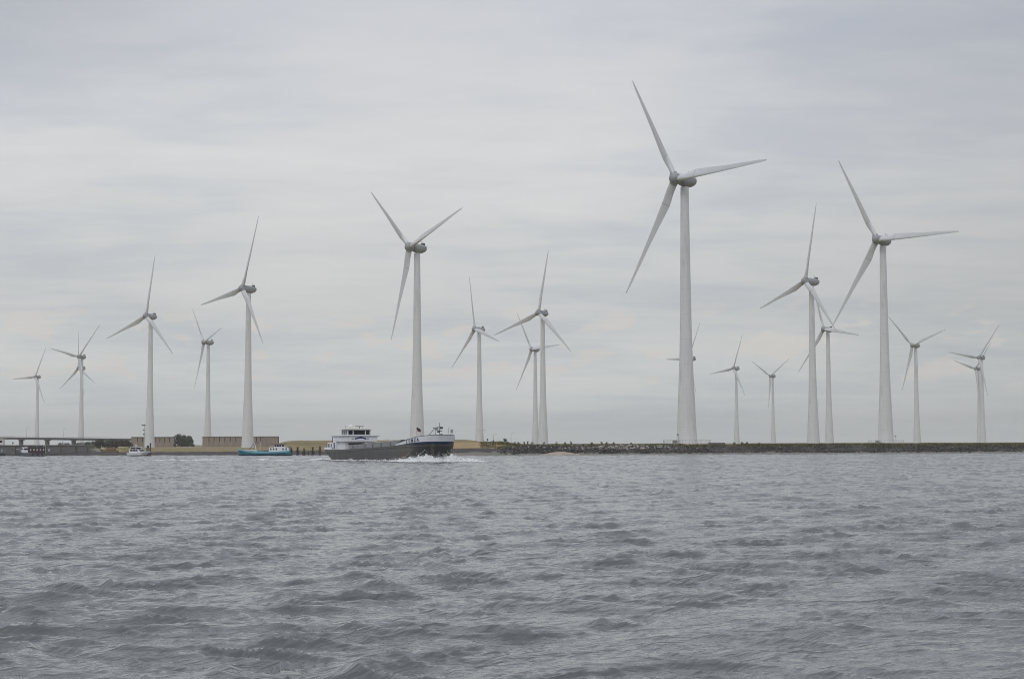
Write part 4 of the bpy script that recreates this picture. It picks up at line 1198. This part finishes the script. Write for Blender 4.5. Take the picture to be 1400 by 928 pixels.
# broken wash trailing away from the stern
b = MB()
def flake(x, y, lx, ly, z, rnd):
    n_ = 9; vs = [(x, y, z + .05)]
    for i in range(n_):
        a = 2 * math.pi * i / n_; k = rnd.uniform(.55, 1.2)
        vs.append((x + lx * k * math.cos(a), y + ly * k * math.sin(a), z - .02))
    b.add(vs, [(0, 1 + i, 1 + (i + 1) % n_) for i in range(n_)])
for _ in range(420):
    u = rnd.random() ** 1.3
    x = lerp(-34, -74, u); yb = lerp(318, 336, u) + rnd.gauss(0, 1.2 + 2.5 * u)
    ln = rnd.uniform(.25, 1.3)
    if mnoise.noise(Vector((x * .25, yb * .2, 4))) < -.05 + .3 * u: continue
    flake(x, yb, ln, ln * rnd.uniform(.18, .4), water_z(x, yb) + .05, rnd)
for _ in range(50):
    x = lerp(-33.5, -36, rnd.random()); yb = 318 + rnd.gauss(0, 1.5)
    flake(x, yb, rnd.uniform(.3, .9), rnd.uniform(.2, .5), rnd.uniform(.05, .3), rnd)
tag(b.build('stern_wash', M_foam), 'streaks of white wash trailing left from the barge stern', 'foam', kind='stuff')

# ------------------------------------------------------------------ small vessels
def boat_hull(L, B, zf, rake=.12, bluff=2.0, n=22, zb=-.4, stern_w=.8, levels=5):
    """closed hull: x forward 0..L; zf(u) deck height"""
    rings_ = []
    for k in range(levels):
        v = k / (levels - 1); ring = []
        half = []
        for i in range(n + 1):
            u = i / n
            hb = B / 2 * min(1, lerp(stern_w, 1, min(1, u / .35))) * max(0, 1 - max(0, (u - .5) / .5) ** bluff) ** .75
            z = lerp(zb, zf(u), v); x = u * L * (1 - rake * (1 - v) * smooth01((u - .5) / .5)) 
            half.append((x, -hb * lerp(.72, 1, v ** .7), z))
        ring = half + [(p[0], -p[1], p[2]) for p in half[:-1]][::-1]
        rings_.append(ring)
    return rings_
# teal motor barge
TD = 449
tx = X(398, TD)
teal = thing('teal_boat', 'long low teal boat with white cabin and brown roof, left of the barge', 'boat', (tx, TD, 0), math.pi, None)
M_teal = mat('teal_paint', (.04, .21, .28), .45, var=.25, scale=1.0); M_teal2 = mat('pale_blue_paint', (.20, .46, .56), .45, var=.15)
Lt = X(398, TD) - X(325, TD)
zf = lambda u: interp(u, [0, .1, .3, .7, .85, 1], [1.25, 1.1, .95, .95, 1.3, 1.75])
b = MB(); b.rings(boat_hull(Lt, 3.2, zf, .08, 2.4)); b.build('hull', M_teal, teal, auto=50)
b = MB(); R1 = boat_hull(Lt, 3.26, zf, .08, 2.4)
b.rings([[(p[0], p[1], p[2] - .32) for p in R1[-1]], [(p[0], p[1], p[2] + .03) for p in R1[-1]]], cap0=False); b.build('gunwale', M_teal2, teal)
R0 = boat_hull(Lt, 3.23, lambda u: .22, .08, 2.4, zb=-.2)
b = MB(); b.rings([R0[0], R0[-1]], cap0=False, cap1=False); b.build('boot_top', mat('navy_black', (.015, .02, .03), .6), teal)
cab = MB(); cab.box((2.95, 0, 1.55), (5.0, 2.3, 1.1), bev=.06); cabo = cab.build('cabin', M_white, teal)
windows('cabin_window', [((x, sd * 1.16, 1.65), (.34, .05, .5)) for x in (1.1, 1.9, 3.6, 4.3, 5.0) for sd in (-1, 1)], mat('mauve_glass', (.10, .06, .08), .2), cabo)
wl = MB(); wl.box((2.9, 0, 2.45), (2.6, 2.0, .72), bev=.05); wlo = wl.build('wheelhouse', M_white, teal)
windows('window', [((x, sd * 1.01, 2.5), (.5, .05, .45)) for x in (1.95, 2.6, 3.25, 3.85) for sd in (-1, 1)] + [((4.21, 0, 2.5), (.05, 1.6, .45))], M_glass, wlo)
b = MB(); b.box((2.9, 0, 2.9), (3.5, 2.5, .14), bev=.04); b.build('roof', mat('brown_roof', (.20, .14, .13), .6), wlo)
b = MB(); b.box((.6, 0, 2.18), (1.3, 2.2, .08)); b.tube((.15, 1, 1.2), (.15, 1, 2.15), .05); b.tube((.15, -1, 1.2), (.15, -1, 2.15), .05); b.build('awning', mat('teal_awning', (.02, .12, .12), .7), teal)
b = MB(); b.box((10.2, 0, 1.25), (3.0, 1.9, .45), bev=.1); b.build('hatch_box', mat('cream_hatch', (.58, .56, .50), .6), teal)
b = MB(); b.box((7.2, 0, 1.15), (2.6, 1.9, .35), bev=.08); b.build('hold_cover', mat('cover_green', (.07, .10, .095), .7), teal)
b = MB(); b.tube((11.0, 0, 1.2), (9.3, 0, 3.25), .07, .05); b.tube((9.3, 0, 3.25), (8.0, 0, 3.25), .05); b.build('derrick', M_dark, teal)
b = MB(); b.tube((9.3, .3, 3.2), (8.9, .3, 1.5), .05); b.tube((9.3, -.3, 3.2), (8.9, -.3, 1.5), .05); b.tube((7.9, 0, 1.2), (7.9, 0, 3.6), .06); b.build('white_mast', MATS['bright_white'], teal)

# white motor yacht
YD = 441
yacht = thing('motor_yacht', 'white motor yacht with dark windows heading right below a turbine tower', 'motor yacht', (X(179, YD + 3), YD + 3, 0), rad(-42), None)
zf = lambda u: interp(u, [0, .3, .7, 1], [.85, .85, 1.05, 1.45])
Ly = 7.9
b = MB(); b.rings(boat_hull(Ly, 2.7, zf, .22, 1.9, stern_w=.9)); b.build('hull', MATS['bright_white'], yacht, auto=50)
R0 = boat_hull(Ly, 2.73, lambda u: .2 + .1 * u, .22, 1.9, zb=-.2, stern_w=.9)
b = MB(); b.rings([R0[0], R0[-1]], cap0=False, cap1=False); b.build('waterline_stripe', mat('stripe_black', (.02, .02, .025), .5), yacht)
b = MB()
poly = [(.7, .85), (.9, 1.75), (4.3, 1.75), (5.5, 1.1), (6.9, 1.2), (6.9, .9)]
b.prism(poly, -1.05, 1.05); cabn = b.build('cabin', MATS['bright_white'], yacht)
b = MB()
for s in (-1, 1):
    for xa_, xb_ in ((1.2, 2.3), (2.45, 3.4), (3.5, 4.5)):
        b = MB(); b.prism([(xa_, 1.25), (xb_, 1.22), (xb_ - .22 * (xb_ > 4), 1.62), (xa_, 1.62)], s * 1.04, s * 1.07); b.build('window', M_glass, cabn)
b = MB()
b.add([(4.42, -.9, 1.72), (4.42, .9, 1.72), (5.38, .9, 1.2), (5.38, -.9, 1.2)], [(0, 1, 2, 3)])
b.build('windscreen', M_glass, cabn)
b = MB(); b.box((2.4, 0, 2.32), (2.6, 2.0, .09), bev=.03)
for x in (1.3, 3.5):
    for s in (-1, 1): b.tube((x, s * .9, 1.7), (x, s * .9, 2.3), .05)
b.build('hard_top', M_white, cabn)
b = MB(); b.box((2.2, 0, 1.95), (2.0, 1.85, .4), bev=.12); b.build('navy_canopy', mat('navy_canvas', (.02, .025, .06), .8), cabn)
b = MB(); b.tube((2.3, 0, 2.36), (2.3, 0, 2.62), .05); b.lathe([(.25, -.08), (.28, 0), (.2, .1)], 12, (2.3, 0, 2.68)); b.build('radar_dome', MATS['bright_white'], cabn)
b = MB()
pts = [(7.7, 0, 1.95)] + []
rl_ = [(4.6, -1.25, 1.55), (6.2, -.95, 1.75), (7.5, -.2, 1.95), (7.5, .2, 1.95), (6.2, .95, 1.75), (4.6, 1.25, 1.55)]
b.path(rl_, .03)
for p in rl_: b.tube((p[0], p[1], 1.0), p, .025)
b.build('bow_rail', M_steel, yacht)

# passenger boat before the quay
PD = 452
pb = thing('passenger_boat', 'small passenger boat with dark cabin and white wheelhouse before the grey quay', 'boat', (X(59, PD), PD + 2, 0), rad(180 + 28), None)
zf = lambda u: interp(u, [0, .4, .8, 1], [.75, .7, .9, 1.3])
Lp = 7.4
b = MB(); b.rings(boat_hull(Lp, 2.7, zf, .15, 2.2)); b.build('hull', mat('mid_grey_paint', (.20, .21, .225), .5, var=.2), pb, auto=50)
b = MB(); b.box((2.3, 0, 1.45), (4.3, 2.3, 1.6), bev=.06); pc = b.build('cabin', mat('maroon_paint', (.075, .05, .055), .55, var=.25), pb)
windows('cabin_window', [((.55 + i * .82, sd * 1.16, 1.62), (.3, .05, .46)) for i in range(5) for sd in (-1, 1)], mat('pale_curtain_glass', (.62, .63, .65), .3), pc)
for i in range(3):
    b = MB(); b.lathe([(.02, -.03), (.24, -.03), (.24, .05), (.02, .05)], 12, (.9 + i * 1.2, 1.36, .5), 'Y'); b.build('fender', MATS['black_rubber'], pb)
b = MB(); b.box((2.3, 0, 2.3), (4.5, 2.45, .1), bev=.03); b.build('roof', mat('dark_roof', (.05, .045, .05), .7), pc)
b = MB(); b.box((5.0, 0, 1.6), (1.5, 2.0, 1.4), bev=.1, taper=.92); pw = b.build('wheelhouse', M_white, pb)
windows('window', [((5.0, sd * .97, 1.85), (1.0, .09, .42)) for sd in (-1, 1)] + [((5.72, 0, 1.85), (.1, 1.5, .42))], M_glass, pw)
b = MB(); b.tube((2.0, 0, 2.3), (2.0, 0, 2.95), .035); b.tube((4.9, .5, 2.3), (4.9, .5, 2.8), .03); b.path([(5.9, -.8, 1.6), (7.2, 0, 1.85), (5.9, .8, 1.6)], .03); b.build('rail_and_mast', mat('white_tube', (.75, .75, .75), .5), pb)

# tan workboat lying on the low landing
wb = thing('workboat', 'small tan workboat with a pale keel line drawn up before the sand bank', 'boat', (X(162, 470), 470, .72), math.pi, None)
zf = lambda u: interp(u, [0, .5, 1], [.75, .7, 1.05])
b = MB(); b.rings(boat_hull(5.2, 1.9, zf, .2, 1.8, zb=.12)); b.build('hull', mat('tan_paint', (.33, .225, .14), .6, var=.25), wb, auto=50)
R0 = boat_hull(5.2, 1.95, lambda u: .3, .2, 1.8, zb=.14)
b = MB(); b.rings([R0[0], R0[-1]], cap0=False, cap1=False); b.build('keel_stripe', MATS['cream_paint'], wb)
b = MB(); b.box((1.9, 0, 1.05), (2.6, 1.3, .7), bev=.1); b.build('cabin', mat('brown_cabin', (.24, .16, .11), .7, var=.3), wb)
b = MB(); b.tube((4.4, 0, .8), (4.4, 0, 2.0), .04); b.tube((3.7, .4, .7), (3.7, .4, 1.6), .04); b.box((4.0, 0, 1.2), (.5, .7, .5), bev=.08); b.build('mast', MATS['cream_paint'], wb)

# ------------------------------------------------------------------ air
def haze():
    b = MB(); b.box((0, 3500, 63), (22000, 22000, 140))
    o = b.build('haze', None)
    o.data.materials.clear()
    m = bpy.data.materials.new('haze'); m.use_nodes = True
    for nd in list(m.node_tree.nodes): m.node_tree.nodes.remove(nd)
    nt = NT(m.node_tree); ou = nt.n('ShaderNodeOutputMaterial'); v = nt.n('ShaderNodeVolumePrincipled')
    v.inputs['Color'].default_value = (.97, .97, .95, 1); v.inputs['Density'].default_value = 0.00012; v.inputs['Anisotropy'].default_value = 0.0
    nt.l(v.outputs[0], ou.inputs['Volume'])
    o.data.materials.append(m); tag(o, 'pale even haze in the air over water and land', 'haze', kind='stuff')
haze()
